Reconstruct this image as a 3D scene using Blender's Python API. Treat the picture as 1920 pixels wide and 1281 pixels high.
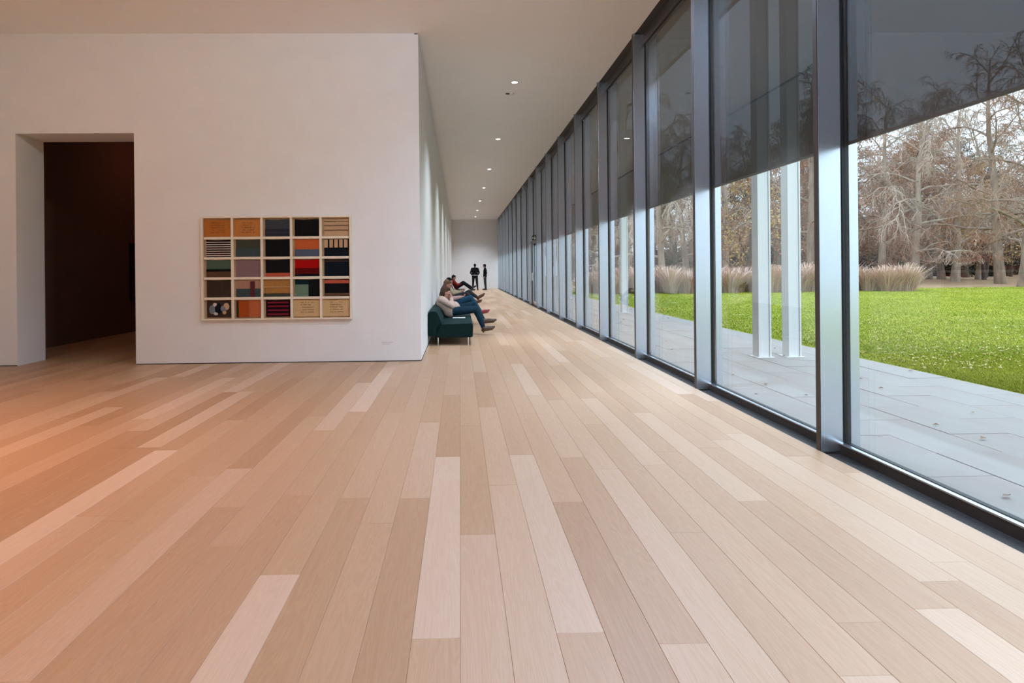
import bpy, bmesh, math, random
import numpy as np
from mathutils import Vector, Matrix, noise

R = random.Random(7)
scene = bpy.context.scene
COL = scene.collection
for o in list(bpy.data.objects):
    bpy.data.objects.remove(o)

# ------------------------------------------------------------------ camera
F_PX, W_PX, H_PX = 1150.0, 1920.0, 1281.0
VPX, VPY, EYE = 862.5, 505.5, 1.4
YAW = 25.0 / F_PX
ROLL = 0.0095
cam_d = bpy.data.cameras.new('camera')
cam = bpy.data.objects.new('camera', cam_d)
COL.objects.link(cam)
cam_d.sensor_fit = 'HORIZONTAL'
cam_d.sensor_width = 36.0
cam_d.lens = 36.0 * F_PX / W_PX
cam_d.shift_x = (W_PX / 2 - (VPX + 25.0)) / W_PX
cam_d.shift_y = (VPY - H_PX / 2) / W_PX
cam_d.clip_start, cam_d.clip_end = 0.05, 600
cam.matrix_world = (Matrix.Translation((0, 0, EYE)) @ Matrix.Rotation(-YAW, 4, 'Z')
                    @ Matrix.Rotation(math.pi / 2, 4, 'X') @ Matrix.Rotation(-ROLL, 4, 'Z'))
scene.camera = cam

# ------------------------------------------------------------------ world, light, exposure
SKY_STRENGTH = 4.6
LAMP = 1.0
CORRIDOR_W, NEAR_FILL_W, HALL_FILL_W, WASH_FILL_W = 330, 410, 140, 25  # corridor row, then added fill lamps: window side, hall, front wall
scene.view_settings.view_transform = 'Standard'
scene.view_settings.look = 'None'
scene.view_settings.gamma = 1.0
scene.view_settings.use_curve_mapping = False
scene.view_settings.exposure = 0.08
scene.cycles.max_bounces = 14
scene.cycles.diffuse_bounces = 7
scene.cycles.glossy_bounces = 5
scene.cycles.transparent_max_bounces = 24
scene.cycles.caustics_reflective = False
scene.cycles.caustics_refractive = False
scene.cycles.sample_clamp_indirect = 6.0
scene.cycles.use_denoising = True

world = bpy.data.worlds.new('overcast_sky')
scene.world = world
world.use_nodes = True
wn, wl = world.node_tree.nodes, world.node_tree.links
wn.clear()
w_out = wn.new('ShaderNodeOutputWorld')
w_bg = wn.new('ShaderNodeBackground')
w_tc = wn.new('ShaderNodeTexCoord')
w_sx = wn.new('ShaderNodeSeparateXYZ')
w_rp = wn.new('ShaderNodeValToRGB')
wl.new(w_tc.outputs['Generated'], w_sx.inputs[0])
wl.new(w_sx.outputs['Z'], w_rp.inputs['Fac'])
w_rp.color_ramp.elements[0].position = 0.0
w_rp.color_ramp.elements[0].color = (0.27, 0.32, 0.38, 1)      # overcast sky: three times brighter overhead than at the horizon
w_rp.color_ramp.elements[1].position = 1.0
w_rp.color_ramp.elements[1].color = (0.68, 0.85, 1.0, 1)
wl.new(w_rp.outputs['Color'], w_bg.inputs['Color'])
w_bg.inputs['Strength'].default_value = SKY_STRENGTH
wl.new(w_bg.outputs[0], w_out.inputs[0])

# ------------------------------------------------------------------ helpers
def lin(r, g, b):
    def f(c):
        c = c / 255.0
        return c / 12.92 if c <= 0.04045 else ((c + 0.055) / 1.055) ** 2.4
    return (f(r), f(g), f(b), 1.0)

def px(x, y, z=0.0):
    """photo pixel -> point on the horizontal plane at height z"""
    xl = x - ROLL * (y - VPY)
    yl = y + ROLL * (x - VPX)
    d = F_PX * (EYE - z) / (yl - VPY)
    X = (xl - VPX) * d / F_PX
    return X, d - X * YAW

MATS = {}
def mat(name, color, rough=0.6, metal=0.0, spec=0.5, noise_amt=0.0, noise_scale=8.0, stretch=(1, 1, 1),
        bump=0.0, bump_scale=60.0, emit=None, emit_strength=0.0, coat=0.0, color2=None):
    m = bpy.data.materials.new(name)
    m.use_nodes = True
    nt = m.node_tree
    b = nt.nodes['Principled BSDF']
    b.inputs['Base Color'].default_value = color
    b.inputs['Roughness'].default_value = rough
    b.inputs['Metallic'].default_value = metal
    b.inputs['Specular IOR Level'].default_value = spec
    b.inputs['Coat Weight'].default_value = coat
    if emit is not None:
        b.inputs['Emission Color'].default_value = emit
        b.inputs['Emission Strength'].default_value = emit_strength
    if noise_amt > 0 or color2 is not None or bump > 0:
        tc = nt.nodes.new('ShaderNodeTexCoord')
        mp = nt.nodes.new('ShaderNodeMapping')
        mp.inputs['Scale'].default_value = stretch
        nt.links.new(tc.outputs['Object'], mp.inputs[0])
    if noise_amt > 0 or color2 is not None:
        n = nt.nodes.new('ShaderNodeTexNoise')
        n.inputs['Scale'].default_value = noise_scale
        n.inputs['Detail'].default_value = 5
        nt.links.new(mp.outputs[0], n.inputs['Vector'])
        rp = nt.nodes.new('ShaderNodeValToRGB')
        rp.color_ramp.elements[0].position = 0.35
        rp.color_ramp.elements[1].position = 0.68
        c2 = color2 if color2 is not None else tuple(min(1, c * (1 + noise_amt)) for c in color[:3]) + (1,)
        c1 = color if color2 is not None else tuple(c * (1 - noise_amt) for c in color[:3]) + (1,)
        rp.color_ramp.elements[0].color = c1
        rp.color_ramp.elements[1].color = c2
        nt.links.new(n.outputs['Fac'], rp.inputs['Fac'])
        nt.links.new(rp.outputs['Color'], b.inputs['Base Color'])
    if bump > 0:
        n2 = nt.nodes.new('ShaderNodeTexNoise')
        n2.inputs['Scale'].default_value = bump_scale
        n2.inputs['Detail'].default_value = 3
        nt.links.new(mp.outputs[0], n2.inputs['Vector'])
        bp = nt.nodes.new('ShaderNodeBump')
        bp.inputs['Strength'].default_value = bump
        bp.inputs['Distance'].default_value = 0.02
        nt.links.new(n2.outputs['Fac'], bp.inputs['Height'])
        nt.links.new(bp.outputs[0], b.inputs['Normal'])
    MATS[name] = m
    return m

class MB:
    """collects shapes into one bmesh"""
    def __init__(self):
        self.bm = bmesh.new()
    def box(self, x0, x1, y0, y1, z0, z1, bevel=0.0):
        r = bmesh.ops.create_cube(self.bm, size=1.0)
        vs = r['verts']
        for v in vs:
            v.co = Vector((x0 + (v.co.x + .5) * (x1 - x0), y0 + (v.co.y + .5) * (y1 - y0), z0 + (v.co.z + .5) * (z1 - z0)))
        if bevel > 0:
            es = list({e for v in vs for e in v.link_edges})
            bmesh.ops.bevel(self.bm, geom=es, offset=bevel, segments=2, affect='EDGES', profile=0.6)
        return self
    def cyl(self, p0, p1, r0, r1=None, n=16):
        p0, p1 = Vector(p0), Vector(p1)
        r1 = r0 if r1 is None else r1
        d = p1 - p0
        q = Vector((0, 0, 1)).rotation_difference(d.normalized()).to_matrix().to_4x4()
        bmesh.ops.create_cone(self.bm, cap_ends=True, segments=n, radius1=r0, radius2=r1, depth=d.length,
                              matrix=Matrix.Translation((p0 + p1) / 2) @ q)
        return self
    def ball(self, c, r, n=12, rot=None):
        if not hasattr(r, '__len__'):
            r = (r, r, r)
        M = Matrix.Translation(Vector(c)) @ (rot.to_4x4() if rot is not None else Matrix()) @ Matrix.Diagonal((*r, 1))
        bmesh.ops.create_uvsphere(self.bm, u_segments=n + 4, v_segments=n, radius=1.0, matrix=M)
        return self
    def cap(self, p0, r0, p1, r1, n=12):
        self.ball(p0, r0, n).ball(p1, r1, n)
        if (Vector(p1) - Vector(p0)).length > 1e-4:
            self.cyl(p0, p1, r0, r1, n + 4)
        return self
    def prism(self, pts, y0, y1, axis='Y'):
        """closed polygon pts (a,b) extruded; axis Y: (x,z) over y"""
        def P(a, b, t):
            return (a, t, b) if axis == 'Y' else ((t, a, b) if axis == 'X' else (a, b, t))
        v0 = [self.bm.verts.new(P(a, b, y0)) for a, b in pts]
        v1 = [self.bm.verts.new(P(a, b, y1)) for a, b in pts]
        n = len(pts)
        self.bm.faces.new(v0)
        self.bm.faces.new(list(reversed(v1)))
        for i in range(n):
            self.bm.faces.new((v0[i], v1[i], v1[(i + 1) % n], v0[(i + 1) % n]))
        bmesh.ops.recalc_face_normals(self.bm, faces=self.bm.faces)
        return self
    def mesh(self, name, m=None, smooth=False):
        me = bpy.data.meshes.new(name)
        self.bm.to_mesh(me)
        self.bm.free()
        if m is not None:
            me.materials.append(m)
        if smooth:
            me.shade_smooth()
            me.set_sharp_from_angle(angle=math.radians(38))
        return me
    def build(self, name, m, parent=None, smooth=False, loc=None):
        return link(name, self.mesh(name, m, smooth), parent, loc)

def link(name, data, parent=None, loc=None):
    o = bpy.data.objects.new(name, data)
    COL.objects.link(o)
    if loc is not None:
        o.location = loc
    if parent is not None:
        o.parent = parent
    return o

def empty(name, loc=(0, 0, 0)):
    return link(name, None, None, loc)

def tag(o, label=None, cat=None, group=None, kind=None):
    if label: o['label'] = label
    if cat: o['category'] = cat
    if group: o['group'] = group
    if kind: o['kind'] = kind
    return o

def thing(name, label, cat, loc=(0, 0, 0), group=None):
    return tag(empty(name, loc), label, cat, group)

def structure(o, label=None):
    o['kind'] = 'structure'
    if label:
        o['label'] = label
    return o

def copy_tree(o, parent=None):
    c = o.copy()
    COL.objects.link(c)
    if parent is not None:
        c.parent = parent
    for ch in list(o.children):
        copy_tree(ch, c)
    return c

def mesh_from(name, verts, faces, m, smooth=False):
    me = bpy.data.meshes.new(name)
    me.from_pydata([tuple(v) for v in verts], [], [tuple(f) for f in faces])
    me.materials.append(m)
    if smooth:
        me.shade_smooth()
    return me

# ------------------------------------------------------------------ materials
WHITE = mat('white_wall_paint', (0.82, 0.81, 0.80, 1), 0.85, spec=0.3, noise_amt=0.015, noise_scale=3, bump=0.03, bump_scale=220)
CEIL = mat('ceiling_paint', (0.94, 0.94, 0.935, 1), 0.9, spec=0.2, noise_amt=0.01, noise_scale=2)
GAPM = mat('shadow_gap_black', (0.02, 0.018, 0.016, 1), 0.9, spec=0.1)
ALU = mat('brushed_aluminium', (0.72, 0.77, 0.83, 1), 0.24, metal=0.92, noise_amt=0.02, noise_scale=30, stretch=(8, 8, 0.3))
BRONZE = mat('dark_bronze_metal', (0.055, 0.045, 0.040, 1), 0.45, spec=0.4, noise_amt=0.08, noise_scale=10)
RUBBER = mat('black_gasket', (0.008, 0.010, 0.010, 1), 0.5)
STONE_SILL = mat('dark_grey_stone', (0.026, 0.024, 0.023, 1), 0.6, noise_amt=0.35, noise_scale=160, bump=0.1, bump_scale=200)
CHROME = mat('chrome', (0.85, 0.85, 0.85, 1), 0.12, metal=1.0)
DARKROOM = mat('gallery_wall_shade', (0.16, 0.085, 0.06, 1), 0.9, spec=0.2, noise_amt=0.03, noise_scale=4)  # brown carries the dim room's shade in the base colour

def oak():
    m = bpy.data.materials.new('oak_plank')
    m.use_nodes = True
    nt = m.node_tree
    N, L = nt.nodes, nt.links
    b = N['Principled BSDF']
    at = N.new('ShaderNodeAttribute'); at.attribute_name = 'plank'
    sep = N.new('ShaderNodeSeparateColor')
    L.new(at.outputs['Color'], sep.inputs[0])
    geo = N.new('ShaderNodeNewGeometry')
    off = N.new('ShaderNodeCombineXYZ')
    mul = N.new('ShaderNodeMath'); mul.operation = 'MULTIPLY'; mul.inputs[1].default_value = 37.0
    L.new(sep.outputs['Green'], mul.inputs[0])
    L.new(mul.outputs[0], off.inputs['X']); L.new(mul.outputs[0], off.inputs['Y']); L.new(mul.outputs[0], off.inputs['Z'])
    add = N.new('ShaderNodeVectorMath'); add.operation = 'ADD'
    L.new(geo.outputs['Position'], add.inputs[0]); L.new(off.outputs[0], add.inputs[1])
    mp = N.new('ShaderNodeMapping'); mp.inputs['Scale'].default_value = (9.0, 0.55, 9.0)
    L.new(add.outputs[0], mp.inputs[0])
    n1 = N.new('ShaderNodeTexNoise'); n1.inputs['Scale'].default_value = 1.3; n1.inputs['Detail'].default_value = 4; n1.inputs['Distortion'].default_value = 0.8
    L.new(mp.outputs[0], n1.inputs['Vector'])
    # cathedral rings from the warped noise field
    k = N.new('ShaderNodeMath'); k.operation = 'MULTIPLY'; k.inputs[1].default_value = 16.0
    L.new(n1.outputs['Fac'], k.inputs[0])
    sn = N.new('ShaderNodeMath'); sn.operation = 'SINE'
    s2 = N.new('ShaderNodeMath'); s2.operation = 'MULTIPLY'; s2.inputs[1].default_value = 6.0
    L.new(k.outputs[0], s2.inputs[0]); L.new(s2.outputs[0], sn.inputs[0])
    mp2 = N.new('ShaderNodeMapping'); mp2.inputs['Scale'].default_value = (160.0, 5.0, 160.0)
    L.new(add.outputs[0], mp2.inputs[0])
    n2 = N.new('ShaderNodeTexNoise'); n2.inputs['Scale'].default_value = 1.0; n2.inputs['Detail'].default_value = 3
    L.new(mp2.outputs[0], n2.inputs['Vector'])
    # value = tone + rings + fibres
    v1 = N.new('ShaderNodeMath'); v1.operation = 'MULTIPLY_ADD'; v1.inputs[1].default_value = 0.05
    L.new(sn.outputs[0], v1.inputs[0]); L.new(sep.outputs['Red'], v1.inputs[2])
    v2 = N.new('ShaderNodeMath'); v2.operation = 'MULTIPLY_ADD'; v2.inputs[1].default_value = 0.22
    L.new(n2.outputs['Fac'], v2.inputs[0]); L.new(v1.outputs[0], v2.inputs[2])
    v3 = N.new('ShaderNodeMath'); v3.operation = 'MULTIPLY_ADD'; v3.inputs[1].default_value = 0.16
    L.new(n1.outputs['Fac'], v3.inputs[0]); L.new(v2.outputs[0], v3.inputs[2])
    v4 = N.new('ShaderNodeMath'); v4.operation = 'SUBTRACT'; v4.inputs[1].default_value = 0.19
    L.new(v3.outputs[0], v4.inputs[0])
    rp = N.new('ShaderNodeValToRGB')
    e = rp.color_ramp.elements
    e[0].position = 0.0; e[0].color = OAK_DARK
    e[1].position = 1.0; e[1].color = OAK_LIGHT
    mid = e.new(0.5); mid.color = OAK_MID
    L.new(v4.outputs[0], rp.inputs['Fac'])
    L.new(rp.outputs['Color'], b.inputs['Base Color'])
    b.inputs['Roughness'].default_value = 0.46
    b.inputs['Specular IOR Level'].default_value = 0.9
    bp = N.new('ShaderNodeBump'); bp.inputs['Strength'].default_value = 0.06; bp.inputs['Distance'].default_value = 0.004
    L.new(n2.outputs['Fac'], bp.inputs['Height']); L.new(bp.outputs[0], b.inputs['Normal'])
    return m
OAK_DARK, OAK_MID, OAK_LIGHT = (0.36, 0.19, 0.088, 1), (0.50, 0.31, 0.178, 1), (0.64, 0.465, 0.335, 1)
OAK = oak()

def glass():
    m = bpy.data.materials.new('window_glass')
    m.use_nodes = True
    nt = m.node_tree
    N, L = nt.nodes, nt.links
    N.clear()
    out = N.new('ShaderNodeOutputMaterial')
    mix = N.new('ShaderNodeMixShader')
    tr = N.new('ShaderNodeBsdfTransparent'); tr.inputs['Color'].default_value = (0.955, 0.975, 0.97, 1)
    gl = N.new('ShaderNodeBsdfGlossy'); gl.inputs['Roughness'].default_value = 0.0
    lw = N.new('ShaderNodeLayerWeight'); lw.inputs['Blend'].default_value = 0.5
    pw = N.new('ShaderNodeMath'); pw.operation = 'POWER'; pw.inputs[1].default_value = 4.8
    L.new(lw.outputs['Facing'], pw.inputs[0])
    ma = N.new('ShaderNodeMath'); ma.operation = 'MULTIPLY_ADD'; ma.inputs[1].default_value = 0.80; ma.inputs[2].default_value = 0.055
    L.new(pw.outputs[0], ma.inputs[0])
    L.new(ma.outputs[0], mix.inputs['Fac'])
    L.new(tr.outputs[0], mix.inputs[1]); L.new(gl.outputs[0], mix.inputs[2])
    L.new(mix.outputs[0], out.inputs[0])
    return m
GLASS = glass()

def blind_fabric():
    m = bpy.data.materials.new('screen_fabric')
    m.use_nodes = True
    nt = m.node_tree
    N, L = nt.nodes, nt.links
    N.clear()
    out = N.new('ShaderNodeOutputMaterial')
    mix = N.new('ShaderNodeMixShader'); mix.inputs['Fac'].default_value = 0.22
    df = N.new('ShaderNodeBsdfDiffuse'); df.inputs['Color'].default_value = (0.012, 0.011, 0.012, 1)
    tr = N.new('ShaderNodeBsdfTransparent'); tr.inputs['Color'].default_value = (0.95, 0.97, 1.0, 1)
    L.new(df.outputs[0], mix.inputs[1]); L.new(tr.outputs[0], mix.inputs[2])
    L.new(mix.outputs[0], out.inputs[0])
    return m
SCREEN = blind_fabric()

# ------------------------------------------------------------------ dimensions
CEIL_Z = 5.05
X_LEFT, X_COR, X_FIN, X_CEIL, X_GLASS = -7.17, -0.61, 2.715, 2.76, 2.905
Y1, Y_FAR, Y_BACK = 9.46, 44.8, -6.0
FIN0, BAY, FIN_T = 4.585, 2.442, 0.055
BLIND_Z = 2.335
DOOR_X0, DOOR_X1, DOOR_Z, WALL_T = -6.73, -4.95, 3.53, 0.63
ROOM_X, ROOM_Y = -7.78, 24.0

# ------------------------------------------------------------------ floor
floor = structure(MB().box(-8.2, X_FIN, Y_BACK, Y_FAR, -0.20, -0.016).build('floor', mat('oak_subfloor', (.16, .09, .05, 1), .9)), 'pale oak plank floor of the long gallery')
ROW_W, ROW_0, PL = 0.1846, -0.0124, 2.26

def row_of(x, y):
    X, Y = px(x, y)
    return math.floor((X - ROW_0) / ROW_W)
# planks read off the photograph: (pixel in the plank's end, far end or near end, tone 0..1)
SEEN = [((817, 1197), 'near', .86), ((775, 934), 'far', .28), ((796, 792), 'far', .62), ((650, 934), 'far', .34),
        ((318, 844), 'far', .98), ((502, 1078), 'far', .90), ((1080, 941), 'far', .18), ((984, 853), 'far', .72),
        ((656, 772), 'near', .86), ((430, 735), 'near', .85), ((257, 786), 'near', .88), ((230, 763), 'far', .78),
        ((473, 878), 'near', .26), ((595, 807), 'near', .72), ((922, 770), 'near', .25), ((842, 856), 'near', .26),
        ((899, 1002), 'near', .36), ((925, 910), 'far', .62), ((900, 730), 'far', .70), ((340, 706), 'near', .8)]
rows = {}
for (xy, end, tone) in SEEN:
    r = row_of(*xy)
    Y = px(*xy)[1]
    rows.setdefault(r, []).append((Y if end == 'far' else Y + PL, tone))     # far end
def plank_spans():
    out = []
    r0 = math.floor((-8.1 - ROW_0) / ROW_W)
    r1 = math.ceil((X_FIN - ROW_0) / ROW_W)
    for r in range(r0, r1):
        xa, xb = ROW_0 + r * ROW_W, ROW_0 + (r + 1) * ROW_W
        xb = min(xb, X_FIN)
        y_end = Y_FAR if xb > X_COR else ROOM_Y
        y_start = -3.2
        known = sorted(rows.get(r, []))
        if known:
            far0 = known[0][0]
        else:
            far0 = R.uniform(0, PL)
        e = far0 - PL * math.ceil((far0 - y_start) / PL)
        while e < y_end:
            ln = PL
            tone = min(0.78, max(0.22, R.gauss(0.47, 0.12)))
            for (kf, kt) in known:
                if abs(kf - (e + PL)) < 0.55:
                    ln = kf - e
                    tone = kt
            a, b_ = max(e, y_start), min(e + ln, y_end)
            if b_ - a > 0.05:
                out.append((xa, xb, a, b_, tone, R.random()))
            e += ln
    return out
planks = plank_spans()
def plank_score(p):
    xa, xb, a, b_, t, s = p
    a2 = max(a, 2.05)
    if b_ <= a2:
        return 0
    xm = (xa + xb) / 2
    vis = 0.0
    for t_ in (0.05, .25, .5, .75, .95):
        y = a2 + (b_ - a2) * t_
        u, v = VPX + F_PX * xm / y, VPY + F_PX * EYE / y
        if -60 < u < 1980 and v < 1330 and not (xm < X_COR and y > Y1 and not (y < 13 and xm / y > -.78 and xm / y < -.5)):
            vis += (xb - xa) * F_PX / y
    return vis * (F_PX * EYE / a2 - F_PX * EYE / b_)
planks.sort(key=plank_score, reverse=True)
def plank_mesh(bm, lay, p, shift):
    xa, xb, a, b_, tone, seed = p
    g, c = 0.0004, 0.0012
    xs, ys = shift
    lo = [(xa + g, a + g), (xb - g, a + g), (xb - g, b_ - g), (xa + g, b_ - g)]
    up = [(xa + g + c, a + g + c), (xb - g - c, a + g + c), (xb - g - c, b_ - g - c), (xa + g + c, b_ - g - c)]
    V0 = [bm.verts.new((x - xs, y - ys, -0.015)) for x, y in lo]
    V1 = [bm.verts.new((x - xs, y - ys, -c)) for x, y in lo]
    V2 = [bm.verts.new((x - xs, y - ys, 0.0)) for x, y in up]
    fs = [bm.faces.new(V2)]
    for i in range(4):
        j = (i + 1) % 4
        fs.append(bm.faces.new((V0[i], V0[j], V1[j], V1[i])))
        fs.append(bm.faces.new((V1[i], V1[j], V2[j], V2[i])))
    for f in fs:
        for lp in f.loops:
            lp[lay] = (tone, seed, 0, 1)
N_OBJ = 290
for p in planks[:N_OBJ]:
    bm = bmesh.new()
    lay = bm.loops.layers.float_color.new('plank')
    cx, cy = (p[0] + p[1]) / 2, (p[2] + p[3]) / 2
    plank_mesh(bm, lay, p, (cx, cy))
    me = bpy.data.meshes.new('plank')
    bm.to_mesh(me); bm.free()
    me.materials.append(OAK)
    link('plank', me, floor, (cx, cy, 0))
bm = bmesh.new()
lay = bm.loops.layers.float_color.new('plank')
for p in planks[N_OBJ:]:
    plank_mesh(bm, lay, p, (0, 0))
me = bpy.data.meshes.new('far_planks')
bm.to_mesh(me); bm.free()
me.materials.append(OAK)
tag(link('far_planks', me, floor), kind='stuff')

# ------------------------------------------------------------------ room shell
structure(MB().box(-8.4, X_CEIL, Y_BACK - .3, Y_FAR + .3, CEIL_Z, CEIL_Z + .35).build('ceiling', CEIL), 'smooth white gallery ceiling')
GAP = 0.02
# the white block: front wall with a deep doorway, and the corridor wall
wt = CEIL_Z - GAP
w = MB()
w.box(X_LEFT - .1, DOOR_X0, Y1, Y1 + WALL_T, 0, wt)
w.box(DOOR_X1, X_COR, Y1, Y1 + WALL_T, 0, wt)
w.box(DOOR_X0, DOOR_X1, Y1, Y1 + WALL_T, DOOR_Z, wt)
structure(w.build('wall_front', WHITE), 'white gallery wall facing the camera with a tall doorway')
structure(MB().box(X_COR - .4, X_COR, Y1 + WALL_T, Y_FAR, 0, wt - .025).build('wall_corridor', WHITE), 'white wall running down the corridor behind the sofas')
structure(MB().box(X_COR - .6, X_GLASS + .1, Y_FAR, Y_FAR + .3, 0, CEIL_Z).build('wall_far', WHITE), 'white end wall of the corridor')
structure(MB().box(X_LEFT - .25, X_LEFT, Y_BACK, Y1, 0, CEIL_Z).build('wall_left', WHITE), 'white side wall at the left edge of the hall')
structure(MB().box(X_LEFT - .25, X_GLASS + .1, Y_BACK - .25, Y_BACK, 0, CEIL_Z).build('wall_back', WHITE), 'white wall behind the viewer')
structure(MB().box(X_LEFT, X_COR - .06, Y1 + .008, Y1 + WALL_T, wt, CEIL_Z).build('trim_1', WHITE), 'recessed shadow gap over the front wall')
structure(MB().box(X_COR - .4, X_COR - .03, Y1 + WALL_T, Y_FAR, wt - .025, CEIL_Z).box(X_COR - .06, X_COR - .02, Y1 + .02, Y1 + WALL_T, wt, CEIL_Z).build('trim_2', GAPM), 'dark shadow gap between corridor wall and ceiling')
structure(MB().box(X_LEFT, DOOR_X0, Y1 - .004, Y1, 0, .012).box(DOOR_X1, X_COR, Y1 - .004, Y1, 0, .012)
          .box(X_COR, X_COR + .004, Y1 + .01, Y_FAR, 0, .012).build('baseboard_front', GAPM), 'thin dark joint where the white walls meet the floor')
# dim gallery beyond the doorway
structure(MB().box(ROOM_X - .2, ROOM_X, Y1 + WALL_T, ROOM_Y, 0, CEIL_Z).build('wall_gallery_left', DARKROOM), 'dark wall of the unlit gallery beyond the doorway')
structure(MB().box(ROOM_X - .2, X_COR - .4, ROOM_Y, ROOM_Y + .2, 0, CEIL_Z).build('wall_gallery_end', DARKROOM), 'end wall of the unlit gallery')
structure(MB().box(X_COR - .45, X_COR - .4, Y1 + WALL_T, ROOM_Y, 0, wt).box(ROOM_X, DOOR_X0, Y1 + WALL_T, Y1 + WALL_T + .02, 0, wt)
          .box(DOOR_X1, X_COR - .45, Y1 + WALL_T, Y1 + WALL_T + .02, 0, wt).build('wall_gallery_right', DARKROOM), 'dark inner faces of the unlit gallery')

# ------------------------------------------------------------------ window wall
YFARW = Y_FAR
bays = []
k0 = math.floor((Y_BACK - FIN0) / BAY)
def fin_y(k):
    return FIN0 + k * BAY
n_win = 0
DOOR_BAY = 7
MESH = {}
def shared(key, fn):
    if key not in MESH:
        MESH[key] = fn()
    return MESH[key]
g0, g1 = FIN_T, BAY
def m_mullion():
    return MB().box(X_FIN + .006, X_GLASS - .012, 0, FIN_T, 0, CEIL_Z - .02, .002).mesh('mullion', ALU)
def m_edge():
    return MB().box(X_FIN, X_FIN + .006, .002, FIN_T - .002, 0, CEIL_Z - .02).mesh('mullion_edge', BRONZE)
def m_gasket():
    b = MB()
    for z0, z1 in ((.045, .064), (4.86, 4.885)):
        b.box(X_GLASS - .004, X_GLASS + .032, g0, g1, z0, z1)
    b.box(X_GLASS - .012, X_GLASS + .03, 0, FIN_T + .012, .03, CEIL_Z)
    b.box(X_GLASS - .011, X_GLASS + .03, g1 - .010, g1, .07, 4.86)
    return b.mesh('gasket', RUBBER)
def m_cap():
    return MB().box(X_GLASS + .05, X_GLASS + .12, .005, FIN_T - .005, 0, CEIL_Z + .1, .002).mesh('outer_cap', ALU)
def m_sillbar():
    return MB().box(X_GLASS - .04, X_GLASS + .04, g0, g1, -.07, .050).mesh('sill_bar', BRONZE)
def m_silltop():
    return MB().box(X_GLASS - .043, X_GLASS - .004, g0, g1, .050, .060).mesh('sill_cover', ALU)
def m_head():
    return MB().box(X_GLASS - .02, X_GLASS + .04, g0, g1, 4.88, CEIL_Z + .1).box(X_CEIL, X_GLASS - .02, -.0, BAY, CEIL_Z - .005, CEIL_Z + .1).mesh('head_bar', BRONZE)
def m_pane():
    return MB().box(X_GLASS, X_GLASS + .022, g0 + .012, g1 - .010, .055, 4.86).mesh('pane', GLASS)
def m_channel():
    b = MB().box(X_FIN, X_GLASS - .04, FIN_T, BAY, -.05, -.022)
    return b.mesh('floor_channel', STONE_SILL)
def m_channel_side():
    return MB().box(X_FIN, X_FIN + .004, FIN_T, BAY, -.05, -.001).mesh('channel_lip', RUBBER)

windows = []
k = k0
while fin_y(k) < YFARW - .3:
    n_win += 1
    y = fin_y(k)
    last = fin_y(k + 1) > YFARW
    r = structure(empty('window_%d' % n_win, (0, y, 0)))
    r['label'] = 'tall glazed bay %d of the window wall counted from behind the viewer' % n_win
    for nm, fn in (('mullion', m_mullion), ('mullion_edge', m_edge), ('gasket', m_gasket), ('outer_cap', m_cap), ('sill_bar', m_sillbar),
                   ('sill_cover', m_silltop), ('head_bar', m_head), ('pane', m_pane), ('floor_channel', m_channel), ('channel_lip', m_channel_side)):
        o = link(nm, shared(nm, fn), r)
        if last:
            o.scale.y = (YFARW - y) / BAY if nm not in ('mullion', 'mullion_edge', 'outer_cap') else 1
    windows.append((k, y, r))
    k += 1

# exterior roller blinds, lowered to head height
ordinal = ['first', 'second', 'third', 'fourth', 'fifth', 'sixth', 'seventh', 'eighth', 'ninth', 'tenth', 'eleventh', 'twelfth', 'thirteenth',
           'fourteenth', 'fifteenth', 'sixteenth', 'seventeenth', 'eighteenth', 'nineteenth', 'twentieth', 'twenty-first', 'twenty-second']
XB = X_GLASS + .034
def m_fabric():
    return MB().box(XB, XB + .003, .0, BAY, BLIND_Z, 4.84).mesh('fabric', SCREEN)
def m_hem():
    return MB().box(XB - .003, XB + .010, .0, BAY, BLIND_Z - .022, BLIND_Z).mesh('hem_bar', BRONZE)
def m_cassette():
    return MB().box(XB + .012, XB + .12, FIN_T, BAY, 4.83, 4.97, .008).mesh('cassette', BRONZE)
for (k, y, r) in windows:
    i = k + 1
    lab = ('dark see-through roller blind in the %s window bay from the right edge' % ordinal[i]) if i >= 0 else None
    b = thing('roller_blind', lab or 'dark see-through roller blind in the %s window bay behind the viewer' % ordinal[-i - 1], 'blind', (0, y, 0), 'exterior roller blinds')
    ln = min(1.0, (YFARW - y) / BAY)
    for nm, fn in (('fabric', m_fabric), ('hem_bar', m_hem), ('cassette', m_cassette)):
        o = link(nm, shared('blind_' + nm, fn), b)
        o.scale.y = ln

# glazed exit door in one of the far bays
yd = fin_y(DOOR_BAY)
d = structure(empty('door_1', (0, yd, 0)), 'glazed exit door in the window wall with dark frame')
MB().box(X_GLASS - .07, X_GLASS - .01, FIN_T + .05, FIN_T + .17, .0, 2.5).box(X_GLASS - .07, X_GLASS - .01, BAY - .20, BAY - .08, 0, 2.5)\
    .box(X_GLASS - .07, X_GLASS - .01, FIN_T + .05, BAY - .08, 2.38, 2.5).build('door_frame', BRONZE, d)
MB().box(X_GLASS - .06, X_GLASS - .03, FIN_T + .17, FIN_T + .27, .02, 2.38).box(X_GLASS - .06, X_GLASS - .03, BAY - .30, BAY - .20, .02, 2.38)\
    .box(X_GLASS - .06, X_GLASS - .03, FIN_T + .27, BAY - .30, .02, .16).build('door_leaf', ALU, d)
MB().cyl((X_GLASS - .10, BAY - .34, .95), (X_GLASS - .10, BAY - .34, 1.25), .012).cyl((X_GLASS - .10, BAY - .34, 1.0), (X_GLASS - .05, BAY - .34, 1.0), .008)\
    .cyl((X_GLASS - .10, BAY - .34, 1.2), (X_GLASS - .05, BAY - .34, 1.2), .008).build('door_handle', CHROME, d)

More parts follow.
